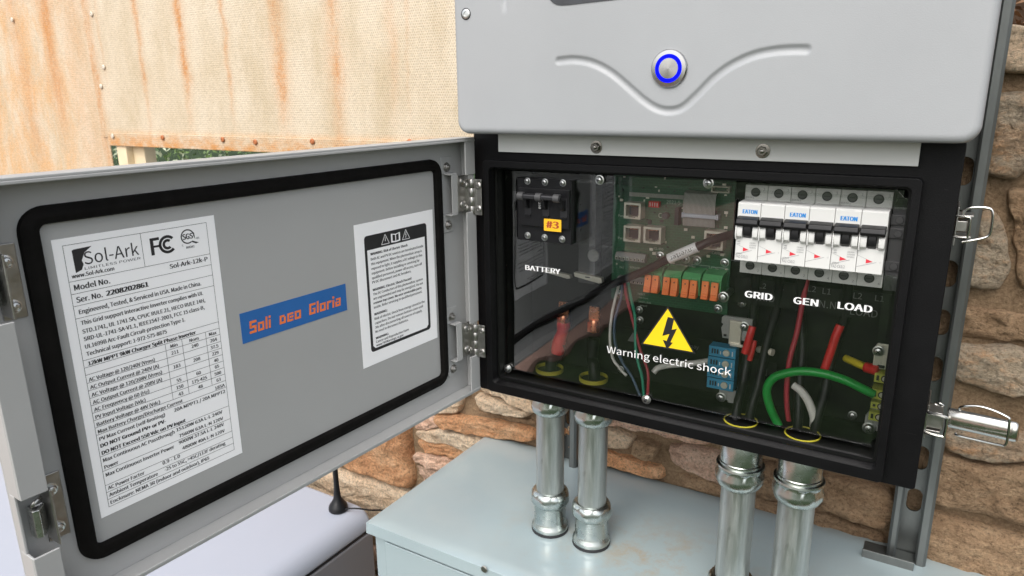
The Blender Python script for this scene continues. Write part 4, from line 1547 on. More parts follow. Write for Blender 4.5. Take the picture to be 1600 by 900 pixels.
# ---- hinges between the box and the door
for (zc, pair) in (((-0.0010, 0.0300, -0.0687)[2], 0), ((-0.0061, 0.0300, -0.2337)[2], 1)):
    b = MB()
    # box leaf, bent round the lip
    b.box(.0055, .0118, .0262, .0278, zc - .0195, zc + .0195)
    b.box(.0020, .0056, .0262, .0278, zc - .0195, zc + .0195)
    h = b.build('hinge', M_satin, inv, bevel=.0007)
    for k in (-1, 1):
        screw(h, (.0082, .0262, zc + k * .0125), .0040, 'rivet', mats=[M_satin, M_hole])
    for k in range(4):
        b = MB()
        z0 = zc - .0195 + k * .0098
        b.lathe([(.0028, .0002), (.0032, .0008), (.0032, .0090), (.0028, .0096)], (-.0008, .0262, z0), ZD, 18)
        b.build('knuckle', M_satin, h)
    b = MB()
    b.box(-.0130, -.0030, .0245, .0260, zc - .0195, zc + .0195)
    b.build('door_leaf', M_satin, h, bevel=.0007)
    for k in (-1, 1):
        screw(h, (-.0088, .0245, zc + k * .0125), .0044, 'rivet', mats=[M_satin, M_hole])

# ---- door, hinged at the left, open a little past square
HX, HY = .002, .030
DT, DB, DL = -.0048, -.2955, .4700
NOTCH = ((-.0890, -.0480), (-.2430, -.2015))
HZ = (-.0640, -.2305)
door = MB()
door.box(.0, DL, -.0200, -.0180, DB, DT)
door.box(.0, DL, -.0180, .0, DT - .0020, DT)
door.box(.0, DL, -.0180, .0, DB, DB + .0020)
# free-edge hems along top and bottom
door.box(.0, DL, -.0012, .0006, DT - .0042, DT - .0019)
door.box(.0, DL, -.0012, .0006, DB + .0019, DB + .0042)


def side(u0, u1, gaps, both):
    z = DT - .0021
    for a, b_ in sorted(gaps, key=lambda g: -g[0]) + [(None, None)]:
        hi, lo = max(a, b_) if a is not None else DB + .0021, min(a, b_) if a is not None else None
        door.box(u0, u1, -.0018, .0, hi, z)
        if lo is None:
            break
        z = lo


side(.4540, DL - .0001, NOTCH, True)
side(.0001, .0165, [(q - .0200, q + .0200) for q in HZ], True)
z = DT - .0021
for (q0, q1) in ((-.0890, -.0480), (-.2430, -.2015)):
    door.box(DL - .0018, DL, -.0179, -.0019, q1, z)
    z = q0
door.box(DL - .0018, DL, -.0179, -.0019, DB + .0021, z)
for (q0, q1) in NOTCH:
    door.box(DL - .0018, DL, -.0179, -.0100, q0, q1)
door.box(.0, .0018, -.0179, -.0019, DB + .0021, DT - .0021)
dr = door.build('door', M_door, inv, local=True, bevel=.0006)
dr.location = V((HX, HY, 0)) - wloc(inv)
dr.rotation_euler = (0, 0, R(-93))
dr['label'] = 'grey door open to the left with stickers on its inside'

# raised inner panel face
b = MB()
b.prism(rrect(.0440, .4310, -.2700, -.0305, .010, 8), -.0180, -.0172)
b.build('inner_panel', M_door_face, dr, local=True, bevel=.0004)
# gasket: swept rounded rectangle with a soft lip
b = MB()
prof = [(-.0056, -.0176), (-.0056, -.0142), (-.0046, -.0124), (-.0016, -.0116), (.0012, -.0122), (.0028, -.0136), (.0052, -.0142), (.0058, -.0176)]
loops = []
for (off, n_) in prof:
    loops.append([(p[0], n_, p[1]) for p in rrect(.0445 - off, .4318 + off, -.2695 - off, -.0308 + off, .0105 + off, 8)])
N = len(loops[0])
vs = sum(loops, [])
fs = []
for k in range(len(prof)):
    k2 = (k + 1) % len(prof)
    for i in range(N):
        j = (i + 1) % N
        fs.append((k * N + i, k * N + j, k2 * N + j, k2 * N + i))
b.add([(x + .0004 * noise.noise(V((x * 60, z * 60, 0))), y + .0006 * noise.noise(V((x * 40, z * 40, 4))), z) for x, y, z in vs], fs)
b.build('gasket', M_rub, dr, local=True)

# ---- data sticker
SU, SZ, SN = .4197, -.0474, -.0169
b = MB()
b.box(.3052, SU, SN - .0003, SN, -.2462, SZ)


def S(x, t, k=0):
    return (SU - x / 1000, SN + .00012 + k, SZ - t / 1000)


UD, NZ_ = (-1, 0, 0), (0, 1, 0)


def row(t, x0=6.0, x1=107.4):
    b.line(S(x0, t), S(x1, t), .00028, NZ_, 1)


def vl(x, t0, t1):
    b.line(S(x, t0), S(x, t1), .00028, NZ_, 1)


def tx(s_, x, t, x1=None, cap=2.6, bold=0.024, al='l'):
    if x1 is not None and al == 'l':
        b.text(s_, S(x, t), UD, ZD, cap / 1000, (x1 - x) / 1000, 'l', bold, 1)
    elif x1 is not None:
        b.text(s_, S(x1, t), UD, ZD, cap / 1000, (x1 - x) / 1000, 'r', bold, 1)
    else:
        b.text(s_, S(x, t), UD, ZD, cap / 1000, None, al, bold, 1)


vl(6.0, 4.6, 192.8)
vl(107.4, 4.6, 192.8)
for t in (4.6, 28.6, 37.0, 45.2, 53.6, 82.8, 88.0, 93.2, 99.0, 104.5, 110.0, 115.4, 120.9, 126.4, 131.9, 137.4, 153.8, 165.0, 176.0, 181.5, 187.0, 192.8):
    row(t)
vl(56.7, 4.6, 28.6)
for x in (62.9, 75.9, 95.4):
    vl(x, 88.0, 131.9)
# maker's mark
b.poly([S(12.2, 8.0), S(10.9, 8.6), S(11.2, 23.5), S(15.2, 22.0), S(16.8, 18.6), S(16.0, 16.0), S(18.5, 11.0), S(23.5, 7.6)], 1)
tx('Sol-Ark', 17.5, 19.2, 54.0, 8.4, .006)
tx('LIMITLESS POWER', 17.0, 22.6, 54.5, 1.7, .004)
tx('www.Sol-Ark.com', 8.3, 26.6, 35.5, 2.6)


def arc(cx, cz, r0, r1, a0, a1, n=26):
    vs, fs = [], []
    for i in range(n + 1):
        a = R(a0 + (a1 - a0) * i / n)
        for r in (r0, r1):
            vs.append(S(cx + r * math.cos(a), cz - r * math.sin(a)))
    for i in range(n):
        fs.append((2 * i, 2 * i + 1, 2 * i + 3, 2 * i + 2))
    b.add(vs, fs, 1, False)


b.poly([S(62.6, 9.4), S(62.6, 21.6), S(65.0, 21.6), S(65.0, 9.4)], 1)
b.poly([S(65.0, 9.4), S(65.0, 11.4), S(69.5, 11.4), S(69.5, 9.4)], 1)
b.poly([S(65.0, 14.9), S(65.0, 16.4), S(69.8, 16.4), S(69.8, 14.9)], 1)
arc(75.3, 15.6, 4.6, 6.6, 42, 318)
arc(75.3, 15.6, 1.9, 3.8, 48, 312)
arc(91.2, 12.6, 4.5, 5.4, 20, 300)
b.poly([S(95.6, 10.4), S(96.6, 10.2), S(97.0, 15.6), S(95.9, 13.0)], 1)
b.poly([S(93.6, 16.9), S(94.4, 16.2), S(99.6, 18.3), S(97.2, 18.8)], 1)
tx('SGS', 87.3, 14.5, 95.2, 4.0, .03)
tx('C', 86.0, 19.2, None, 1.4, .02)
tx('US', 98.0, 15.6, None, 1.4, .02)
tx('800341', 89.0, 21.4, 95.6, 1.6, .02)
tx('Sol-Ark-12k-P', 74.6, 33.6, 104.8, 3.2)
tx('Model No.', 8.6, 34.8, 31.4, 3.7)
tx('Ser. No.', 8.6, 43.1, 25.2, 3.7)
tx('2208202861', 27.9, 42.9, 57.0, 3.4, .036)
tx('Engineered, Tested, & Serviced in USA. Made in China.', 8.9, 51.0, 97.0, 3.0)
for s_, t, e in (('This Grid support Interactive Inverter complies with UL', 58.6, 97.5), ('STD.1741, UL 1741 SA, CPUC RULE 21, HECO RULE 14H,', 64.5, 98.5), ('SRD-UL-1741-SA-V1.1, IEEE1547-2003, FCC 15 class-B,', 69.8, 97.2),
                 ('UL1699B Arc-Fault Circuit-protection Type 1.', 75.1, 80.6), ('Technical support: 1-972-575-8875', 80.3, 65.4)):
    tx(s_, 8.9, t, e, 2.8)
tx('12kW MPPT 9kW Charger Split Phase Inverter', 9.0, 87.1, 87.6, 2.7, .032)
tx('Min', 69.4, 92.2, None, 2.6, .024, 'c')
tx('Nom', 85.6, 92.2, None, 2.6, .024, 'c')
tx('Max', 101.4, 92.0, None, 2.6, .024, 'c')
rows = [('AC Voltage @ 120/240V (Vrms)', 98.3, 53.6), ('AC Output Current @ 240V (A)', 103.8, 55.9), ('AC Voltage @ 120/208V (Vrms)', 109.3, 57.5), ('AC Output Current @ 208V (A)', 114.8, 56.7),
        ('AC Frequency @ 60 (Hz)', 120.2, 46.2), ('PV Input Voltage (Vdc)', 125.8, 42.6), ('Battery Voltage @ 48V (Vdc)', 131.2, 52.8), ('Max Battery Charge/Discharge Current', 136.6, 69.9), ('PV Max Current (self-limiting)', 142.2, 55.0)]
for s_, t, e in rows:
    tx(s_, 7.6, t, e, 2.6)
tx('DO NOT Ground PV+ or PV-', 7.6, 147.4, 54.9, 2.7, .032)
tx('DO NOT Exceed 550 Vdc on PV Input', 7.6, 152.8, 70.0, 2.7, .032)
tx('Max Continuous AC Passthrough', 7.6, 158.5, 60.3, 2.7)
tx('Power', 7.6, 163.9, 17.1, 2.7)
tx('Max Continuous Inverter Power', 7.6, 169.8, 58.3, 2.7)
tx('AC Power Factor', 7.6, 180.1, 33.7, 2.7)
tx('Ambient Temperature', 7.6, 185.5, 43.1, 2.7)
tx('Enclosure: NEMA 3R (indoor and outdoor), IP65', 7.6, 191.3, 84.8, 2.7)
for s_, t in (('211', 97.6), ('183', 108.6), ('55', 119.8), ('150', 125.2), ('43', 130.8)):
    tx(s_, 69.4, t, None, 2.6, .024, 'c')
for s_, t in (('240', 97.2), ('208', 108.4), ('60', 119.6), ('175-425', 125.2), ('48', 130.8)):
    tx(s_, 85.6, t, None, 2.6, .024, 'c')
for s_, t in (('264', 97.4), ('37.5', 103.0), ('229', 108.4), ('40', 114.2), ('65', 119.4), ('500', 125.1), ('63', 130.6)):
    tx(s_, 101.4, t, None, 2.6, .024, 'c')
tx('185A', 97.5, 136.6, 106.0, 2.6, .024, 'r')
tx('20A MPPT1 / 20A MPPT2', 62.5, 141.8, 105.6, 2.6, .024, 'r')
for s_, t, x0 in (('15120W 63A L-L 240V', 157.8, 62.0), ('7560W 63A L-N 120V', 163.4, 63.5), ('9000W 37.5A L-L 240V', 168.6, 62.5), ('4800W 40A L-N 120V', 174.2, 64.5)):
    tx(s_, x0, t, 101.0, 2.6, .024, 'r')
tx('0.9 - 1.0', 48.0, 179.2, 61.7, 2.6)
tx('-25 to 55C, >45C/113F derating', 48.8, 185.0, 100.2, 2.6)
b.build('data_sticker', [M_paper, M_ink], dr, local=True)['label'] = 'white data sticker filled with small black print'

# ---- blue sticker
b = MB()
SU, SZ = .2931, -.1290
b.box(SU - .1130, SU, SN - .0003, SN, SZ - .0255, SZ)
LET = {  # blocky slanted stencil letters on a 5 x 7 cell
    'S': [(0, 5.6, 5, 7), (0, 3.6, 1.5, 5.6), (0, 2.9, 5, 4.2), (3.5, 1.3, 5, 2.9), (0, 0, 5, 1.4)],
    'o': [(0, 0, 1.4, 5), (3.2, 0, 4.6, 5), (1.4, 0, 3.2, 1.3), (1.4, 3.8, 3.2, 5)],
    'l': [(0, 0, 1.5, 7)],
    'i': [(0, 0, 1.5, 4.8), (0, 5.6, 1.5, 7)],
    'D': [(0, 0, 1.4, 5), (3.0, 0, 4.4, 3.8), (1.4, 0, 3.0, 1.3), (1.2, 3.8, 3.4, 5)],
    'e': [(0, 0, 1.4, 5), (1.4, 0, 4.4, 1.2), (1.4, 3.8, 4.4, 5), (2.0, 1.9, 4.4, 3.1)],
    'G': [(0, 0, 1.5, 6.6), (1.5, 5.3, 4.8, 6.6), (1.5, 0, 4.8, 1.3), (3.4, 1.3, 4.8, 3.6), (2.4, 2.9, 3.4, 3.6)],
    'r': [(0, 0, 1.4, 5), (1.4, 3.7, 3.6, 5)],
    'a': [(0, 0, 1.4, 3.2), (3.0, 0, 4.4, 5), (1.4, 0, 3.0, 1.2), (.6, 3.8, 3.0, 5), (1.4, 2.2, 3.0, 3.0)],
}
ADV = {'S': 6, 'o': 5.6, 'l': 2.4, 'i': 2.4, 'D': 5.4, 'e': 5.4, 'G': 5.8, 'r': 4.4, 'a': 5.4, ' ': 0}
for word, x0, x1 in (('Soli', 7.2, 27.8), ('Deo', 36.8, 59.6), ('Gloria', 68.6, 105.4)):
    tot = sum(ADV[c] for c in word) - .9
    k = (x1 - x0) / tot
    kz = 1.5
    cx = x0
    for c in word:
        for (a, z0, a1, z1) in LET[c]:
            q = [(a, z0), (a1, z0), (a1, z1), (a, z1)]
            b.add([S(cx + (px + .10 * pz) * k, 19.0 - pz * kz) for px, pz in q], [(0, 1, 2, 3)], 1, False)
        cx += ADV[c] * k
b.build('motto_sticker', [M_blue, M_oink], dr, local=True)['label'] = 'blue sticker with orange lettering'

# ---- warning sticker
b = MB()
SU, SZ = .1648, -.0768
b.box(.0535, SU, SN - .0003, SN, -.2185, SZ)


def band(poly_mm, m, k=0):
    b.poly([S(x, t, k) for x, t in poly_mm], m)


def rr_mm(x0, x1, t0, t1, r):
    return [(p[0], p[1]) for p in rrect(x0, x1, t0, t1, r, 4)]


band(rr_mm(11.5, 100.5, 12.5, 128.5, 3.5), 1)
band([(14.6, 26.5), (97.0, 26.5), (97.0, 122.5), (94.0, 125.4), (17.6, 125.4), (14.6, 122.5)], 0, .00008)


def tri(cx, cz, w_, h_, k=.0001):
    pts = [(cx - w_, cz + h_), (cx + w_, cz + h_), (cx, cz - h_)]
    for i in range(3):
        b.line(S(*pts[i], k), S(*pts[(i + 1) % 3], k), .00055, NZ_, 0)


tri(39.5, 19.5, 5.4, 4.8)
tri(69.0, 19.5, 5.4, 4.8)
b.line(S(39.5, 17.5, .0001), S(39.5, 21.6, .0001), .0006, NZ_, 0)
b.line(S(69.6, 17.0, .0001), S(68.4, 20.0, .0001), .0006, NZ_, 0)
b.line(S(69.4, 19.6, .0001), S(68.4, 23.0, .0001), .0006, NZ_, 0)
band([(47.5, 15.6), (54.0, 16.6), (60.5, 15.6), (60.5, 24.4), (54.0, 24.9), (47.5, 24.4)], 0, .0001)
band([(49.6, 16.6), (53.4, 17.6), (53.4, 23.6), (49.6, 23.0)], 1, .00018)
band([(54.6, 17.6), (58.4, 16.6), (58.4, 23.0), (54.6, 23.6)], 1, .00018)
KK = .00016


def wt(s_, t, x1, bold=.022):
    b.text(s_, S(18.6, t, KK), UD, ZD, .0024, (x1 - 18.6) / 1000, 'l', bold, 1)


wt('WARNING: Risk of Electric Shock', 32.0, 70.5, .03)
for s_, t, e in (('Both AC and PV DC sources are terminated inside', 37.0, 94.0), ('this equipment. When the photovoltaic array is', 41.7, 91.5), ('exposed to light, it supplies a DC voltage to this', 46.3, 92.0), ('equipment. Before installing or servicing by', 50.9, 87.0),
                 ('qualified personnel, power off access, turn off', 55.5, 91.0), ('PV DC disconnect and AC breakers.', 59.9, 74.0)):
    wt(s_, t, e)
wt('WARNING: Electric Shock Hazard', 67.5, 73.5, .03)
for s_, t, e, bo in (('The DC Conductors of this photovoltaic system', 71.9, 91.0, .022), ('are ungrounded and may be energized. Do not', 76.3, 91.0, .022), ('remove top cover. No user serviceable parts', 80.8, 88.5, .03), ('inside. Refer servicing to qualified personnel.', 85.2, 89.0, .022)):
    wt(s_, t, e, bo)
wt('WARNING:', 92.2, 36.5, .03)
for s_, t, e in (('Risk of electric shock from energy stored in the', 96.8, 92.5), ('capacitors. Do not remove bottom cover until', 101.3, 89.5), ('30s after disconnecting all sources of supply.', 105.7, 88.0), ('No need to disconnect batteries.', 110.1, 66.0)):
    wt(s_, t, e)
wt('WARNING:', 116.8, 36.5, .03)
wt('Cancer and Reproductive Harm', 120.6, 66.0)
wt('www.P65Warnings.ca.gov', 124.3, 57.5)
b.build('warning_sticker', [M_paper, M_ink], dr, local=True)['label'] = 'white warning sticker with a black rounded border'

# ---- hinge brackets, latch keepers
for q in HZ:
    b = MB()
    b.box(.0190, .0370, -.0180, -.0168, q - .0410, q - .0215)
    b.box(.0190, .0370, -.0180, -.0168, q + .0215, q + .0400)
    b.box(.0205, .0330, -.0168, -.0085, q - .0225, q - .0208)
    b.box(.0205, .0330, -.0168, -.0085, q + .0208, q + .0225)
    b.box(.0205, .0300, -.0098, -.0085, q - .0210, q + .0210)
    br = b.build('hinge_bracket', M_door, dr, local=True, bevel=.0008)
    b = MB()
    b.box(.0040, .0207, -.0098, -.0083, q - .0195, q + .0195)
    b.build('hinge_leaf', M_satin, dr, local=True, bevel=.0007)
    for k in (-1, 1):
        screw(dr, (.0125, -.0083, q + k * .0125), .0045, 'rivet', rot=(0, 0, math.pi), local=True, mats=[M_satin, M_hole])
    for zz in (q - .0330, q + .0290):
        screw(dr, (.0285, -.0168, zz), .0052, 'nut', 'nut', rot=(0, 0, math.pi), local=True, mats=[M_satin, M_satin])
for (q0, q1) in NOTCH:
    zc = (q0 + q1) / 2
    b = MB()
    b.box(.4400, .4535, -.0180, -.0166, zc - .0235, zc + .0235)
    b.box(.4520, .4535, -.0166, -.0015, zc - .0200, zc + .0200)
    b.build('keeper_plate', M_satin, dr, local=True, bevel=.0006)
    for zz in (zc - .0155, zc + .0125):
        screw(dr, (.4470, -.0166, zz), .0044, 'phillips', rot=(0, 0, math.pi), local=True, mats=[M_zinc, M_satin])
    b = MB()
    pr = [(.4545, -.010), (.4600, -.004), (.4635, -.005), (.4640, -.009), (.4630, -.016), (.4618, -.016), (.4622, -.010), (.4605, -.0065), (.4555, -.0125), (.4545, -.0125)]
    b.add([(u, n_, zc - .0150 + .004) for u, n_ in pr] + [(u, n_, zc + .0085) for u, n_ in pr],
          [(i, (i + 1) % 10, (i + 1) % 10 + 10, i + 10) for i in range(10)] + [tuple(range(9, -1, -1)), tuple(range(10, 20))])
    b.build('keeper_hook', M_zinc, dr, local=True, bevel=.0006)
    b = MB()
    b.tube([(.4550, -.012, zc + .012), (.4590, -.007, zc + .014), (.4620, -.008, zc + .011), (.4600, -.012, zc + .008), (.4550, -.012, zc + .008)], .0012, 8, k=3)
    b.build('keeper_spring', M_satin, dr, local=True)

# ================================================================= INSIDE THE BOX
# ---- two-pole breakers
PW = .02040
BX = .2808


def make_breaker(x0, label, nums, code):
    r = thing('circuit_breaker', label, 'breaker', (x0, .115, -.128), 'white two-pole breakers in the wiring box')
    for k in (0, 1):
        xa, xb = x0 + k * PW + .00015, x0 + (k + 1) * PW - .00015
        b = MB()
        # profile in (y, z): shoulders behind, nose forward with a sloped brow
        prof = [(.115, -.1282), (.0650, -.1282), (.0650, -.1120), (.0425, -.1115), (.0425, -.0905), (.0460, -.0885), (.0460, -.0745), (.0425, -.0735), (.0425, -.0592), (.0440, -.0580), (.0650, -.0578), (.0650, -.0445), (.115, -.0445)]
        b.prism(prof, xa, xb, 0, 'x')
        # white cheeks either side of the toggle
        for (cx0, cx1) in ((xa + .0002, xa + .0062), (xb - .0062, xb - .0002)):
            pr = [(.0462, -.0780), (.0400, -.0782), (.0378, -.0800), (.0372, -.0840), (.0380, -.0880), (.0405, -.0902), (.0462, -.0902)]
            b.prism(pr, cx0 + .0012, cx1, 0, 'x')
        b.prism([(.0465, -.0770), (.0385, -.0772), (.0370, -.0800), (.0366, -.0870), (.0385, -.0915), (.0465, -.0918)], xa + .0001, xa + .0014, 0, 'x')
        pb = b.build('pole_body', M_white, r, bevel=.0004)
        b = MB()
        b.prism([(.0470, -.0700), (.0405, -.0702), (.0352, -.0722), (.0340, -.0760), (.0352, -.0784), (.0395, -.0790), (.0470, -.0780)], xa + .0008, xb - .0004, 0, 'x')
        b.prism([(.0470, -.0780), (.0396, -.0785), (.0386, -.0830), (.0392, -.0872), (.0425, -.0898), (.0470, -.0900)], xa + .0068, xb - .0068, 0, 'x')
        b.build('toggle', M_blackp, r, bevel=.0007)
        for (zc, nm) in ((-.0512, nums[0][k]), (-.1205, nums[1][k])):
            b = MB()
            c = ((xa + xb) / 2 - .0006, .0650, zc)
            b.lathe([(.0050, .0), (.0049, .0005), (.0043, .0005), (.0042, .0001), (.0001, .0001)], c, (0, -1, 0), 24, 0)
            b.lathe([(.0042, .0002), (.0001, .00022)], c, (0, -1, 0), 20, 1)
            b.lathe([(.0031, .0003), (.0030, .0006), (.0001, .0007)], c, (0, -1, 0), 16, 2)
            b.box(c[0] - .0024, c[0] + .0024, .0640, .06435, zc - .0004, zc + .0004, 1)
            b.text(nm, (xb - .0036, .0647, zc + (.0022 if zc > -.1 else -.0052)), XD, ZD, .0022, None, 'l', .0, 3)
            b.build('terminal', [M_white, M_hole, M_dgray, M_greyi], r)
        b = MB()
        y = .0423
        if k == 0:
            b.text('EATON', (xa + .0046, y, -.0678), XD, ZD, .0036, .0125, 'l', .04, 1)
            b.text(code, (xa + .0012, y, -.1090), XD, ZD, .0025, .0105, 'l', .004, 2)
            b.text('xEffect', (xa + .0012, y, -.1056), XD, ZD, .0014, .0055, 'l', .004, 2)
            for i, s_ in enumerate(('230/400V~', '10000', '50/60Hz')):
                b.text(s_, (xa + .0125, y, -.0950 - .0021 * i), XD, ZD, .0012, .0058, 'l', .002, 2)
            for i in range(2):
                b.text('-480', (xa + .0012, y, -.0945 - .0021 * i), XD, ZD, .0012, .0030, 'l', .002, 2)
            b.text('BKN1', (xa + .0010, .0647, -.0570), XD, ZD, .0018, .0075, 'l', .002, 2)
        else:
            b.text('-/-', (xb - .0030, y, -.1015), XD, ZD, .0012, None, 'l', 0, 2)
        b.poly([(xa + .0070, y, -.1028), (xa + .0124, y, -.1010), (xa + .0070, y, -.0990)], 3)
        b.line((xa + .0001, y, -.0962), (xa + .0070, y, -.0990), .00018, (0, -1, 0), 2)
        b.line((xa + .0001, y, -.1064), (xa + .0070, y, -.1040), .00025, (0, -1, 0), 2)
        b.line((xa + .0070, y, -.1040), (xa + .0150, y, -.1012), .00025, (0, -1, 0), 2)
        b.build('print', [M_white, M_bluei, M_greyi, M_redi], r)['kind'] = 'stuff'
    return r


make_breaker(BX, 'white two-pole breaker with black toggles, leftmost of three, above the word GRID', (('1', '3'), ('2', '4')), 'FAZ-C63/2')
make_breaker(BX + 2 * PW, 'white two-pole breaker with black toggles, middle of three, above the word GEN', (('1', '3'), ('2', '4')), 'FAZ-C50/2')
make_breaker(BX + 4 * PW, 'white two-pole breaker with black toggles, rightmost of three, above the word LOAD', (('1', '3'), ('2', '4')), 'FAZ-C63/2')

# ---- battery breaker
pTL, pBR = (0.0431, 0.0500, -0.0477), (0.1068, 0.0500, -0.1167)
bx0, bx1, bz0, bz1 = pTL[0], pTL[0] + ((0.1090, 0.0500, -0.0452)[0] - pTL[0]), pBR[2] + .0010, pTL[2]
bb = thing('battery_breaker', 'black three-pole battery breaker with tied handle and an amber #3 tag', 'breaker', ((bx0 + bx1) / 2, .10, bz0))
b = MB()
b.box(bx0, bx1, .0490, .100, bz0, bz1)
b.build('body', M_blackp, bb, bevel=.0007)
n0, n1 = (0.0481, 0.0450, -0.0572), (0.1084, 0.0450, -0.0973)
nx0, nx1, nz1, nz0 = n0[0], bx1 - .0008, n0[2], (0.0476, 0.0450, -0.0982)[2]
b = MB()
b.box(nx0, nx1, .0445, .0489, nz0, nz1)
pw = (nx1 - nx0) / 3
b.build('nose', M_blackp, bb, bevel=.0006)
hz = (0.0573, 0.0360, -0.0652)[2]
hx = [(0.0565, 0.0360, -0.0652)[0], (0.0783, 0.0360, -0.0652)[0], (0.0994, 0.0360, -0.0652)[0]]
for k in range(3):
    b = MB()
    cx = hx[k] + .0030
    b.box(cx - .0040, cx + .0040, .0440, .0444, hz - .0210, hz - .0010, 1)
    b.prism([(.0440, hz - .0030), (.0370, hz - .0020), (.0350, hz + .0010), (.0372, hz - .0085), (.0400, hz - .0125), (.0440, hz - .0140)], cx - .0022, cx + .0022, 0, 'x')
    b.box(cx - .0036, cx + .0036, .0425, .0440, hz - .0225, hz - .0205, 0)
    b.build('toggle', [M_blackp, M_hole], bb, bevel=.0003)
b = MB()
b.lathe([(.0030, 0), (.0034, .0003), (.0034, hx[2] - hx[0] + .0070), (.0030, hx[2] - hx[0] + .0073)], (hx[0] - .0030, .0350, hz), XD, 20)
b.build('handle_bar', mat('gloss_black_bar', (.02, .02, .022), .16), bb)
for k in range(3):
    b = MB()
    b.lathe([(.0040, 0), (.0044, .0004), (.0044, .0066), (.0040, .0070)], (hx[k] - .0036, .0350, hz), XD, 20)
    b.build('grip', M_dgray, bb)
for (x_, y_) in ((824.3, 283), (851.5, 284.5), (879.6, 286), (824.5, 367.8), (851, 371), (878.4, 373.8)):
    pass
for p in ((0.0564, 0.0488, -0.0510), (0.0777, 0.0488, -0.0510), (0.0990, 0.0488, -0.0509), (0.0562, 0.0488, -0.1099), (0.0773, 0.0488, -0.1103), (0.0985, 0.0488, -0.1103)):
    screw(bb, (p[0], .0489, p[2]), .0037, 'phillips')
b = MB()
t0, t1 = (0.0793, 0.0440, -0.0886), (0.0999, 0.0440, -0.1019)
b.box(t0[0], t1[0], .0436, .0441, t1[2] + .0002, t0[2] - .0002, 0)
b.text('#3', (t0[0] + .0032, .04345, t1[2] + .0036), XD, ZD, .0072, t1[0] - t0[0] - .0064, 'l', .03, 1)
b.build('number_tag', [M_yst, mat('brown_red_ink', (.35, .05, .02), .5)], bb)
b = MB()
q = (0.0716, 0.0443, -0.0721)
b.text('250', (q[0] + .0008, .0443, q[2]), (0, 0, -1), (1, 0, 0), .0026, .0068, 'l', .0, 0)
b.build('rating_print', M_txt, bb)

# ---- circuit board
YB = .1065
c0, c1, c2, c3 = (0.1313, 0.1065, -0.0430), (0.2589, 0.1065, -0.0482), (0.2610, 0.1065, -0.1852), (0.1338, 0.1065, -0.1878)
bz_top, bz_bot = -.0420, c2[2]
pcb = thing('circuit_board', 'green circuit board with ports, orange-lever terminals and ribbon cable behind the clear cover', 'circuit board', ((c0[0] + c1[0]) / 2, .115, bz_bot))
b = MB()
b.box(c0[0], c2[0] + .0005, YB, YB + .0016, bz_bot, bz_top)
b.build('board', M_pcb, pcb)
ports = [((0.1491, 0.0940, -0.0735), (0.1678, 0.0940, -0.0906)), ((0.1494, 0.0940, -0.0982), (0.1686, 0.0940, -0.1153)), ((0.1719, 0.0940, -0.0977), (0.1913, 0.0940, -0.1151)), ((0.2367, 0.0940, -0.0963), (0.2560, 0.0940, -0.1154))]
for (p, q) in ports:
    x0, x1, z1, z0 = p[0], q[0], p[2], q[2]
    w_, h_ = x1 - x0, z1 - z0
    op = [(x0 + .12 * w_, z0 + .16 * h_), (x0 + .30 * w_, z0 + .16 * h_), (x0 + .30 * w_, z0 + .08 * h_), (x0 + .70 * w_, z0 + .08 * h_), (x0 + .70 * w_, z0 + .16 * h_), (x0 + .88 * w_, z0 + .16 * h_), (x0 + .88 * w_, z0 + .86 * h_), (x0 + .12 * w_, z0 + .86 * h_)]
    ou = [(x0, z0), (x0 + .3 * w_, z0), (x0 + .42 * w_, z0), (x0 + .58 * w_, z0), (x0 + .7 * w_, z0), (x1, z0), (x1, z1), (x0, z1)]
    b = MB()
    b.ring(ou, op, .0935, YB - .0001, 0)
    b.box(x0 + .08 * w_, x1 - .08 * w_, .1040, .1050, z0 + .05 * h_, z1 - .08 * h_, 1)
    for i in range(8):
        xx = x0 + w_ * (.24 + .065 * i)
        b.box(xx, xx + .0003, .0960, .1040, z1 - .24 * h_, z1 - .20 * h_, 2)
    b.build('network_port', [M_warm, M_hole, M_copper], pcb)
# grey spring terminal rows
for (p, q, n) in (((0.1382, 0.0980, -0.1296), (0.1726, 0.0980, -0.1380), 8), ((0.1412, 0.0980, -0.1567), (0.1728, 0.0980, -0.1629), 7)):
    b = MB()
    x0, x1, z1, z0 = p[0], q[0], p[2], q[2]
    b.prism([(YB, z0), (.0985, z0), (.0975, z0 + (z1 - z0) * .55), (.1010, z1), (YB, z1)], x0, x1, 0, 'x')
    pt = (x1 - x0) / n
    for i in range(n):
        xx = x0 + pt * (i + .2)
        b.box(xx, xx + pt * .6, .0968, .0977, z0 + .0012, z0 + (z1 - z0) * .48, 1)
        b.box(xx + pt * .15, xx + pt * .45, .0963, .0969, z0 + .0016, z0 + .0036, 2)
    b.build('terminal_row', [M_grayp, M_tin, M_hole], pcb, bevel=.0002)
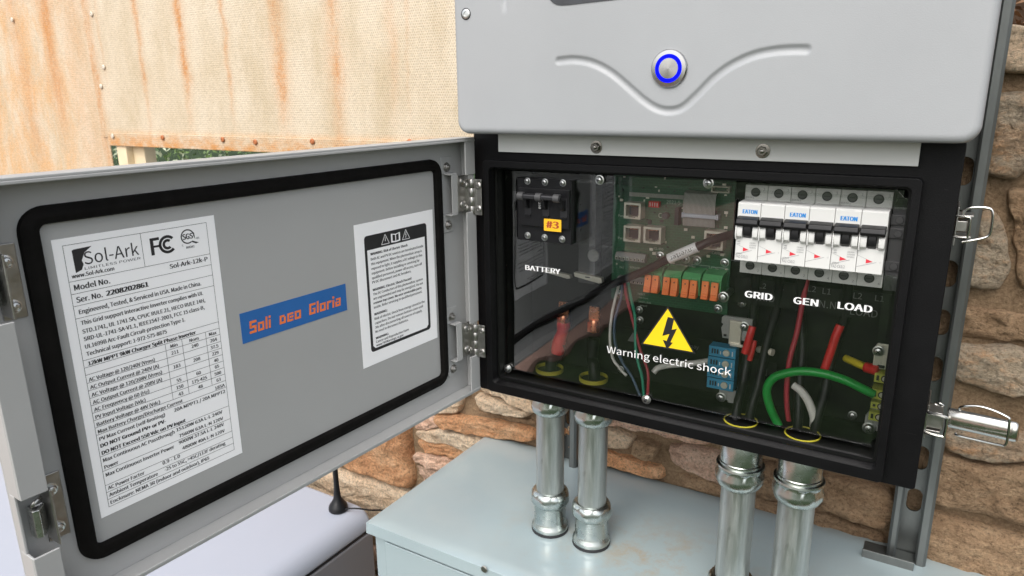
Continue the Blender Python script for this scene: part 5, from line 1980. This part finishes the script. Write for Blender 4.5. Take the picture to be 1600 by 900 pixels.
# green blocks with orange levers
lev = [(0.1838, 0.0820, -0.1550), (0.1922, 0.0820, -0.1549), (0.2041, 0.0820, -0.1552), (0.2127, 0.0820, -0.1554), (0.2242, 0.0820, -0.1553), (0.2326, 0.0820, -0.1552), (0.2447, 0.0820, -0.1546), (0.2542, 0.0820, -0.1547)]
for g in range(4):
    xa, xb = lev[2 * g][0] - .0048, lev[2 * g + 1][0] + .0052
    zc = (lev[2 * g][2] + lev[2 * g + 1][2]) / 2
    b = MB()
    b.prism([(YB, zc - .0080), (.0870, zc - .0080), (.0845, zc + .0040), (.0845, zc + .0105), (.0890, zc + .0150), (YB, zc + .0170)], xa, xb, 0, 'x')
    b.box((xa + xb) / 2 - .0002, (xa + xb) / 2 + .0002, .0842, .0850, zc + .0020, zc + .0104, 1)
    blk = b.build('green_terminal', [M_gterm, M_hole], pcb, bevel=.0004)
    for k in (0, 1):
        lx_, lz = lev[2 * g + k][0], lev[2 * g + k][2]
        b = MB()
        b.prism([(.0860, lz - .0010), (.0830, lz + .0060), (.0815, lz + .0092), (.0800, lz + .0092), (.0785, lz - .0010), (.0765, lz - .0080), (.0790, lz - .0098), (.0850, lz - .0092)], lx_ - .0036, lx_ + .0036, 0, 'x')
        for i in range(3):
            b.box(lx_ - .0034, lx_ + .0034, .0755 + .0004 * i, .0775, lz - .0088 + i * .0024, lz - .0078 + i * .0024, 0)
        b.lathe([(.0011, 0), (.0001, .0001)], (lx_, .0790, lz + .0050), (0, -1, .1), 10, 1)
        b.build('lever', [M_orange, M_hole], blk, bevel=.0007)
# ribbon cable
p, q = (0.2130, 0.0980, -0.0619), (0.2457, 0.0980, -0.0935)
b = MB()
cvs = [(.1030, p[2] + .004), (.0960, p[2] + .002), (.0935, p[2] - .006), (.0940, q[2] + .010), (.0965, q[2])]
vs = []
for (y, z) in cvs:
    vs += [(p[0], y, z), (q[0], y, z)]
b.add(vs, [(2 * i, 2 * i + 1, 2 * i + 3, 2 * i + 2) for i in range(len(cvs) - 1)])
b.add([(x, y + .0008, z) for x, y, z in vs], [(2 * i, 2 * i + 2, 2 * i + 3, 2 * i + 1) for i in range(len(cvs) - 1)])
p2, q2 = (0.1524, 0.1000, -0.0631), (0.2153, 0.1000, -0.0673)
b.box(p2[0], q2[0], .0990, .1000, q2[2], p2[2])
rb = b.build('ribbon_cable', M_ribbon, pcb)
p, q = (0.2141, 0.0915, -0.0800), (0.2486, 0.0915, -0.0839)
b = MB()
b.box(p[0], q[0], .0905, .0935, q[2], p[2])
b.box(p[0] - .0015, p[0] + .001, .0915, .1000, q[2] - .0008, p[2] + .0008)
b.box(q[0] - .001, q[0] + .0015, .0915, .1000, q[2] - .0008, p[2] + .0008)
b.build('ribbon_clamp', mat('pale_grey_clamp', (.42, .44, .50), .4), rb, bevel=.0004)
p, q = (0.1735, 0.1000, -0.0716), (0.1851, 0.1000, -0.0779)
b = MB()
b.box(p[0], q[0], .1010, YB, q[2], p[2])
for i in range(4):
    x = p[0] + (q[0] - p[0]) * (.12 + .22 * i)
    b.box(x, x + .0010, .1004, .1011, q[2] + .0012, p[2] - .0012, 1)
b.build('switch_block', [M_red, M_white], pcb, bevel=.0003)
p, q = (0.2393, 0.1000, -0.0517), (0.2575, 0.1000, -0.0583)
b = MB()
b.ring(rrect(p[0], q[0], q[2], p[2], .0004, 2), rrect(p[0] + .0014, q[0] - .0014, q[2] + .0014, p[2] - .0014, .0004, 2), .0990, YB)
b.build('header', M_warm, pcb)
# small parts spread over the board
b = MB()
random.seed(5)
for i in range(90):
    x = random.uniform(c0[0] + .004, c2[0] - .004)
    z = random.uniform(bz_bot + .030, bz_top - .004)
    w_, h_ = random.choice([(.0022, .0012), (.0012, .0022), (.0035, .0026), (.0016, .0016)])
    b.box(x, x + w_, YB - random.uniform(.0006, .0016), YB, z, z + h_, random.choice([0, 0, 1, 2]))
p = (0.2039, 0.1000, -0.0819)
b.box(p[0], p[0] + .004, .0960, YB, p[2] - .012, p[2] + .006, 0)
b.lathe([(.0035, 0), (.0035, .006), (.003, .0065), (.0001, .0065)], (p[0] - .012, YB, p[2] - .004), (0, -1, 0), 16, 3)
b.build('small_components', [M_hole, M_tin, M_warm, M_dgray], pcb)['kind'] = 'stuff'
b = MB()
for s_, p, cap in (('2021-5-19', (0.1911, 0.1060, -0.0736), .0036), ('RS-485', (0.1791, 0.1060, -0.1241), .0026), ('CANBus', (0.2419, 0.1060, -0.1225), .0028), ('Para', (0.1374, 0.1060, -0.0916), .0026), ('Para', (0.1378, 0.1060, -0.1164), .0026), ('BAT', (0.1406, 0.1060, -0.1490), .0022), ('SENSOR', (0.1527, 0.1060, -0.1476), .0022)):
    b.text(s_, (p[0], YB - .0001, p[2]), XD, ZD, cap, None, 'l', .0)
for i, p in enumerate(((0.1627, 0.1060, -0.1763), (0.1644, 0.1060, -0.1805), (0.1638, 0.1060, -0.1850), (0.1662, 0.1060, -0.1891))):
    b.text(('TX B CT', 'Gen Start', 'SMART / BUS', 'ground')[i], (p[0], YB - .0001, p[2]), XD, ZD, .0018, None, 'l', .0)
for (p, q) in (((0.1983, 0.1060, -0.1375), (0.2199, 0.1060, -0.1378)), ((0.2218, 0.1060, -0.1355), (0.2402, 0.1060, -0.1383)), ((0.2421, 0.1060, -0.1360), (0.2594, 0.1060, -0.1387))):
    for a, e in (((p[0], p[2]), (q[0], p[2])), ((p[0], p[2]), (p[0], p[2] - .006)), ((q[0], p[2]), (q[0], p[2] - .006))):
        b.line((a[0], YB - .0001, a[1]), (e[0], YB - .0001, e[1]), .0004, (0, -1, 0))
p = (0.1860, 0.1060, -0.0862)
b.text('CE', (p[0] - .003, YB - .0001, p[2] - .003), XD, ZD, .0050, None, 'l', .0)
b.build('board_print', mat('board_ink', (.42, .46, .40), .6), pcb)['kind'] = 'stuff'
for p in ((0.2150, 0.1050, -0.1309), (0.2270, 0.1050, -0.1307), (0.2557, 0.1050, -0.1302), (0.2520, 0.1050, -0.1797), (0.1416, 0.1050, -0.1789), (0.1869, 0.1050, -0.1301)):
    screw(pcb, (p[0], YB - .0001, p[2]), .0045, 'phillips')
screw(pcb, (0.2636, 0.0800, -0.1589), .0055, 'phillips', mats=[M_zinc, M_hole])
b = MB()
p = (0.2636, 0.0800, -0.1589)
b.lathe([(.0036, 0), (.0036, .026)], (p[0], .0805, p[2]), (0, 1, 0), 12)
b.build('standoff', M_zinc, pcb)


def cable(name, label, cat, pts, r, m, group=None, extra=None):
    t = MB().tube(pts, r, 14, 0, 7)
    p = V(pts[0])
    return tag(t.build(name, m, loc=p), label, cat, group)


# ---- wires
WG = 'thin wires from the grey terminal row to the bottom bolt'
cable('wire', 'thin white wire curving from the grey terminal row towards the bottom bolt', 'wire', [(0.1449, 0.0970, -0.1626), (0.1436, 0.0920, -0.1755), (0.1419, 0.0850, -0.1974), (0.1447, 0.0750, -0.2208), (0.1513, 0.0680, -0.2397), (0.1608, 0.0640, -0.2484), (0.1707, 0.0620, -0.2554)], .00155, M_whitew, WG)
cable('wire', 'thin red wire falling from the grey terminal row to the bottom bolt', 'wire', [(0.1509, 0.0970, -0.1626), (0.1566, 0.0900, -0.1768), (0.1680, 0.0800, -0.1965), (0.1818, 0.0700, -0.2252), (0.1919, 0.0640, -0.2409), (0.1961, 0.0600, -0.2517), (0.1968, 0.0580, -0.2698)], .00155, M_redw, WG)
cable('wire', 'thin teal wire falling from the grey terminal row to the bottom bolt', 'wire', [(0.1554, 0.0970, -0.1620), (0.1618, 0.0900, -0.1768), (0.1709, 0.0800, -0.1939), (0.1766, 0.0700, -0.2225), (0.1825, 0.0640, -0.2384), (0.1889, 0.0600, -0.2517), (0.1926, 0.0580, -0.2722)], .00155, M_tealw, WG)
cable('wire', 'thin slate blue wire bowing left before it reaches the bottom bolt', 'wire', [(0.1475, 0.0980, -0.1632), (0.1497, 0.0920, -0.1761), (0.1463, 0.0840, -0.2024), (0.1513, 0.0740, -0.2245), (0.1635, 0.0660, -0.2419), (0.1774, 0.0620, -0.2562), (0.1883, 0.0580, -0.2731)], .00155, M_bluew, WG)
cable('wire', 'thick white cable end bending into view beside the words electric shock', 'cable', [(0.1961, 0.0750, -0.2512), (0.1998, 0.0780, -0.2463), (0.2086, 0.0850, -0.2441), (0.2231, 0.0920, -0.2422), (0.2426, 0.1000, -0.2383), (0.2527, 0.1120, -0.2367)], .0031, M_whitew)
ic = thing('signal_cable', 'black cable crossing the circuit board with a white Inverter sleeve', 'cable', (0.2268, 0.0750, -0.1168))
b = MB()
b.tube([(0.2745, 0.1050, -0.0961), (0.2616, 0.0950, -0.0988), (0.2478, 0.0820, -0.1036), (0.2327, 0.0760, -0.1118), (0.2108, 0.0740, -0.1229), (0.1841, 0.0740, -0.1393), (0.1487, 0.0740, -0.1583), (0.1052, 0.0780, -0.1847), (0.0548, 0.0880, -0.2162), (0.0005, 0.1040, -0.2540)], .0042, 16, 0, 8)
b.build('sheath', M_blackw, ic)
A, B_ = V((0.2076, 0.0740, -0.1249)), V((0.2360, 0.0755, -0.1097))
d = (B_ - A).normalized()
b = MB()
b.lathe([(.0051, 0), (.0053, .0004), (.0053, (B_ - A).length - .0004), (.0051, (B_ - A).length)], A, d, 28, 0, cap=False)
b.build('marker_sleeve', M_paper, ic)
b = MB()
gv, gf, w0, w1 = glyphs('Inverter')
wid, cap = (B_ - A).length * .80, .0045
upd = V((0, 0, 1)) - d * d.z
upd.normalize()
outw = upd.cross(d)
if outw.y > 0:
    outw = -outw
cen = (A + B_) / 2
vs = []
for gx, gy in gv:
    s1 = ((gx - w0) / (w1 - w0) - .5) * wid
    h1 = (gy / CAP - .45) * cap
    th = h1 / .0055
    vs.append(cen - d * s1 + (outw * math.cos(th) - upd * math.sin(th)) * .00545)
b.add(vs, gf, 0, False)
b.build('sleeve_print', M_ink, ic)

# ---- battery cables with lugs
for (x, pts, lugp, shr, nm, lab) in (
        (0, [(.0625, CY, -.40), (.0625, CY, -.2780), (0.0651, 0.0980, -0.2671), (0.0716, 0.1000, -0.2463)], (0.0748, 0.1000, -0.2117), True, 'battery_cable', 'battery cable with a red sleeve and copper lug, left of the pair'),
        (1, [(.1200, CY, -.40), (.1200, CY, -.2780), (0.1129, 0.0980, -0.2582), (0.1139, 0.1000, -0.2335)], (0.1143, 0.1000, -0.2118), False, 'battery_cable', 'black battery cable with a bare copper lug, right of the pair')):
    t = thing(nm, lab, 'cable', pts[1], 'battery cables rising from the left conduits')
    b = MB()
    b.tube(pts, .0068, 16, 0, 6)
    b.build('sheath', M_blackw, t)
    lug = V(lugp)
    b = MB()
    b.lathe([(.0062, 0), (.0064, .001), (.0062, .013), (.0052, .015), (.0001, .015)], lug - V((0, 0, .014)), ZD, 24)
    for i in range(9):
        b.box(lug.x - .0058 + i * .00135, lug.x - .0054 + i * .00135, lug.y - .0066, lug.y - .003, lug.z - .0135, lug.z - .0020)
    b.prism([(lug.x - .0058, lug.z - .001), (lug.x + .0058, lug.z - .001), (lug.x + .0066, lug.z + .004), (lug.x + .0055, lug.z + .016), (lug.x - .0055, lug.z + .016), (lug.x - .0066, lug.z + .004)], lug.y - .0022, lug.y + .0010)
    b.build('copper_lug', M_copper, t, bevel=.0005)
    if shr:
        b = MB()
        b.tube([lug - V((0, 0, .0085)), lug - V((.0005, 0, .014)), lug - V((.0020, 0, .022)), lug - V((.0050, .001, .032)), V((0.0671, 0.0990, -0.2598))], lambda t_: .0074 + .0007 * math.sin(t_ * 9), 18, 0, 5)
        b.build('red_sleeve', M_red, t)

# ---- blue terminal block and its brackets
nb = thing('terminal_block', 'blue four-way terminal block on a grey rail with a tinned strip', 'terminal block', (0.2630, 0.1000, -0.2596))
p, q = (0.2592, 0.0980, -0.1832), (0.2900, 0.0980, -0.2071)
b = MB()
x0, x1, z1, z0 = p[0], q[0], p[2], q[2]
b.prism([(x0 + .002, z0), (x1, z0), (x1, z1), (x0 + .002, z1), (x0, z1 - .002), (x0, z1 - .008), (x0 + .002, z1 - .009), (x0, z1 - .013)], .0960, .1000)
b.box(x0 + .003, x0 + .006, .0955, .0961, z0 + .002, z0 + .0045, 1)
b.build('upper_bracket', [M_grayp, M_hole], nb, bevel=.0006)
p, q = (0.2684, 0.0940, -0.1862), (0.2804, 0.0940, -0.2117)
b = MB()
b.box(p[0], q[0], .0925, .0960, q[2], p[2])
b.box(p[0] + .002, q[0] + .010, .0900, .0930, q[2] - .001, q[2] + .002)
b.build('tinned_strip', M_tin, nb, bevel=.0006)
us = [((0.2508, 0.0880, -0.2133), (0.2787, 0.0880, -0.2246)), ((0.2493, 0.0880, -0.2277), (0.2787, 0.0880, -0.2379)), ((0.2498, 0.0880, -0.2425), (0.2791, 0.0880, -0.2487)), ((0.2496, 0.0880, -0.2501), (0.2788, 0.0880, -0.2598))]
zt0, zb0 = (0.2501, 0.0880, -0.2138)[2], (0.2516, 0.0880, -0.2605)[2]
hu = (zt0 - zb0) / 4
for i in range(4):
    zt_ = zt0 - i * hu - .0002
    x0, x1 = (0.2508, 0.0880, -0.2363)[0], (0.2782, 0.0880, -0.2310)[0]
    if i in (1, 2):
        x0 -= .0004
    b = MB()
    zb_ = zt_ - hu + .0004 + (.0006 if i in (0, 2) else 0)
    b.box(x0, x1, .0860, .1000, zb_, zt_, 0)
    zc = (zt_ + zb_) / 2
    w_ = x1 - x0
    for k in range(3):
        b.box(x0 + w_ * (.10 + .10 * k), x0 + w_ * (.16 + .10 * k), .0856, .0861, zc - hu * .22, zc + hu * .22, 1)
    b.box(x0 + w_ * .42, x0 + w_ * .46, .0856, .0861, zc - hu * .2, zc + hu * .1, 2)
    b.box(x0 + w_ * .86, x0 + w_ * .90, .0856, .0861, zc - hu * .25, zc + hu * .2, 2)
    blk = b.build('terminal_unit', [M_bluet, M_hole, M_white], nb, bevel=.0004)
    screw(blk, (x0 + w_ * .66, .0860, zc), .0036, 'slotted', mats=[M_tin, M_hole])
p, q = (0.2616, 0.0960, -0.2628), (0.2844, 0.0960, -0.2752)
b = MB()
b.box(p[0], q[0] - .004, .0960, .0990, q[2], p[2])
b.box(p[0] + .010, q[0] + .001, .0930, .0960, q[2] - .001, p[2] + .001)
b.build('lower_bracket', M_grayp, nb, bevel=.0006)
screw(nb, (0.2647, 0.0935, -0.2717), .0052, 'phillips')
screw(nb, (0.2826, 0.0940, -0.1907), .0050, 'phillips')

cable('sleeved_terminal', 'upper red insulated connector hanging beside the tinned strip', 'connector', [(0.2918, 0.0900, -0.1881), (0.2904, 0.0880, -0.1972), (0.2873, 0.0860, -0.2162)], lambda t: .0036 + .0004 * t, M_red, 'red insulated connectors by the blue block')
cable('sleeved_terminal', 'shorter red insulated connector tucked below and right of the upper one', 'connector', [(0.2939, 0.0940, -0.2038), (0.2931, 0.0920, -0.2122), (0.2913, 0.0900, -0.2243)], .0028, M_red, 'red insulated connectors by the blue block')
cable('wire_stub', 'short cream wire stub right of the red connectors', 'wire', [(0.2957, 0.1100, -0.2182), (0.3047, 0.1000, -0.2148), (0.3121, 0.0970, -0.2145)], .0036, M_warm)

# ---- large conductors
cable('ground_wire', 'thick green wire arching over to the yellow-green ground bar', 'wire', [(.3500, .070, -.40), (0.3389, 0.0700, -0.3027), (0.3283, 0.0760, -0.2837), (0.3184, 0.0750, -0.2649), (0.3133, 0.0750, -0.2468), (0.3176, 0.0760, -0.2341), (0.3276, 0.0770, -0.2271), (0.3428, 0.0780, -0.2218), (0.3621, 0.0790, -0.2206), (0.3812, 0.0800, -0.2238), (0.3952, 0.0820, -0.2294), (0.4068, 0.0840, -0.2341)], .0042, M_greenw)
cable('red_conductor', 'dark red wire running down behind the clear cover from the middle breaker', 'wire', [(0.3369, 0.1000, -0.1334), (0.3349, 0.0980, -0.1587), (0.3330, 0.0940, -0.1892), (0.3295, 0.0900, -0.2164), (0.3296, 0.0880, -0.2482), (0.3331, 0.0880, -0.2750), (0.3393, 0.0900, -0.3024), (.3560, .072, -.40)], .0026, M_redw)
cable('red_sleeve_wire', 'short bright red sleeved wire below the word LOAD', 'wire', [(0.3707, 0.0940, -0.1753), (0.3681, 0.0920, -0.1860), (0.3650, 0.0900, -0.2033), (0.3618, 0.0880, -0.2202)], .0040, M_red)
cable('white_taped_wire', 'white taped wire end with a torn tip beside the green wire', 'wire', [(0.3362, 0.0880, -0.2413), (0.3438, 0.0840, -0.2444), (0.3508, 0.0810, -0.2511), (0.3559, 0.0800, -0.2610), (0.3584, 0.0800, -0.2692), (0.3587, 0.0810, -0.2770)], .0040, M_whitew)
yc = thing('ferruled_wire', 'yellow wire with a red ferrule entering the ground bar', 'wire', (0.4066, 0.0900, -0.2127))
b = MB()
b.tube([(0.3773, 0.1120, -0.2134), (0.3832, 0.1040, -0.2123), (0.3901, 0.0970, -0.2119), (0.3960, 0.0930, -0.2119)], .0036, 14)
b.build('sheath', mat('yellow_wire', (.62, .50, .03), .4), yc)
b = MB()
A, B_ = V((0.3955, 0.0925, -0.2119)), V((0.4073, 0.0880, -0.2119))
b.lathe([(.0040, 0), (.0048, .001), (.0050, (B_ - A).length), (.0042, (B_ - A).length + .0005)], A, B_ - A, 20)
b.build('ferrule', M_red, yc)

# ---- black conductors from the right conduits up to the breakers
for (cx, cy, bx, lab) in ((.2870, .066, .2890, 'black conductor rising to the left breaker, nearest the blue block'), (.2990, .074, .3110, 'black conductor rising to the right pole of the left breaker'),
                          (.3450, .076, .3320, 'black conductor rising to the middle breaker behind the green wire'), (.3600, .078, .3730, 'black conductor rising to the right breaker behind the red sleeve')):
    cable('conductor', lab, 'wire', [(cx, cy, -.40), (cx, cy, -.285), ((cx * .7 + bx * .3), .088, -.245), ((cx + bx) / 2, .100, -.205), (bx, .104, -.165), (bx, .095, -.126)], .0046, M_blackw, 'black conductors below the breakers')

# ---- ground bar
gb = thing('ground_bar', 'yellow-green ground terminal bar on a grey bracket against the right inner wall', 'terminal block', (0.4106, 0.0900, -0.2641))
p, q = (0.4022, 0.0860, -0.1977), (0.4162, 0.0860, -0.2100)
b = MB()
b.prism([(p[0], q[2]), (p[0] + .012, q[2]), (p[0] + .012, p[2] + .012), (p[0] + .002, p[2] + .012), (p[0], p[2] + .008)], .0880, .0905)
b.box(p[0] + .004, p[0] + .010, .0872, .0881, q[2] + .0010, q[2] + .0040, 1)
b.build('upper_bracket', [M_tin, M_hole], gb, bevel=.0005)
screw(gb, (0.4056, 0.0860, -0.1924), .0050, 'phillips')
for (pa, pb) in (((0.4051, 0.0840, -0.2128), (0.4161, 0.0840, -0.2219)), ((0.4044, 0.0840, -0.2288), (0.4169, 0.0840, -0.2382)), ((0.4050, 0.0840, -0.2415), (0.4169, 0.0840, -0.2479)), ((0.4044, 0.0840, -0.2514), (0.4172, 0.0840, -0.2601))):
    b = MB()
    x0, x1, z1, z0 = pa[0], pb[0] + .003, pa[2], pb[2]
    b.box(x0, x1, .0835, .1000, z0, z1, 0)
    b.box(x0 + .0018, x0 + .0040, .0831, .0836, z0 + .002, z1 - .002, 1)
    b.lathe([(.0034, 0), (.0033, .0006), (.0028, .0006), (.0001, .0003)], (x0 + .0088, .0835, (z0 + z1) / 2), (0, -1, 0), 16, 1)
    b.lathe([(.0024, .0004), (.0022, .0010), (.0001, .0010)], (x0 + .0088, .0835, (z0 + z1) / 2), (0, -1, 0), 14, 2)
    b.build('clamp_unit', [M_yg, M_hole, M_tin], gb, bevel=.0004)
p, q = (0.4014, 0.0900, -0.2597), (0.4170, 0.0900, -0.2731)
b = MB()
b.prism([(p[0], q[2]), (q[0] + .002, q[2]), (q[0] + .002, p[2] + .020), (p[0] + .010, p[2] + .020), (p[0], p[2])], .0905, .0935)
b.build('lower_bracket', M_grayp, gb, bevel=.0006)
screw(gb, (0.4057, 0.0890, -0.2705), .0058, 'phillips')
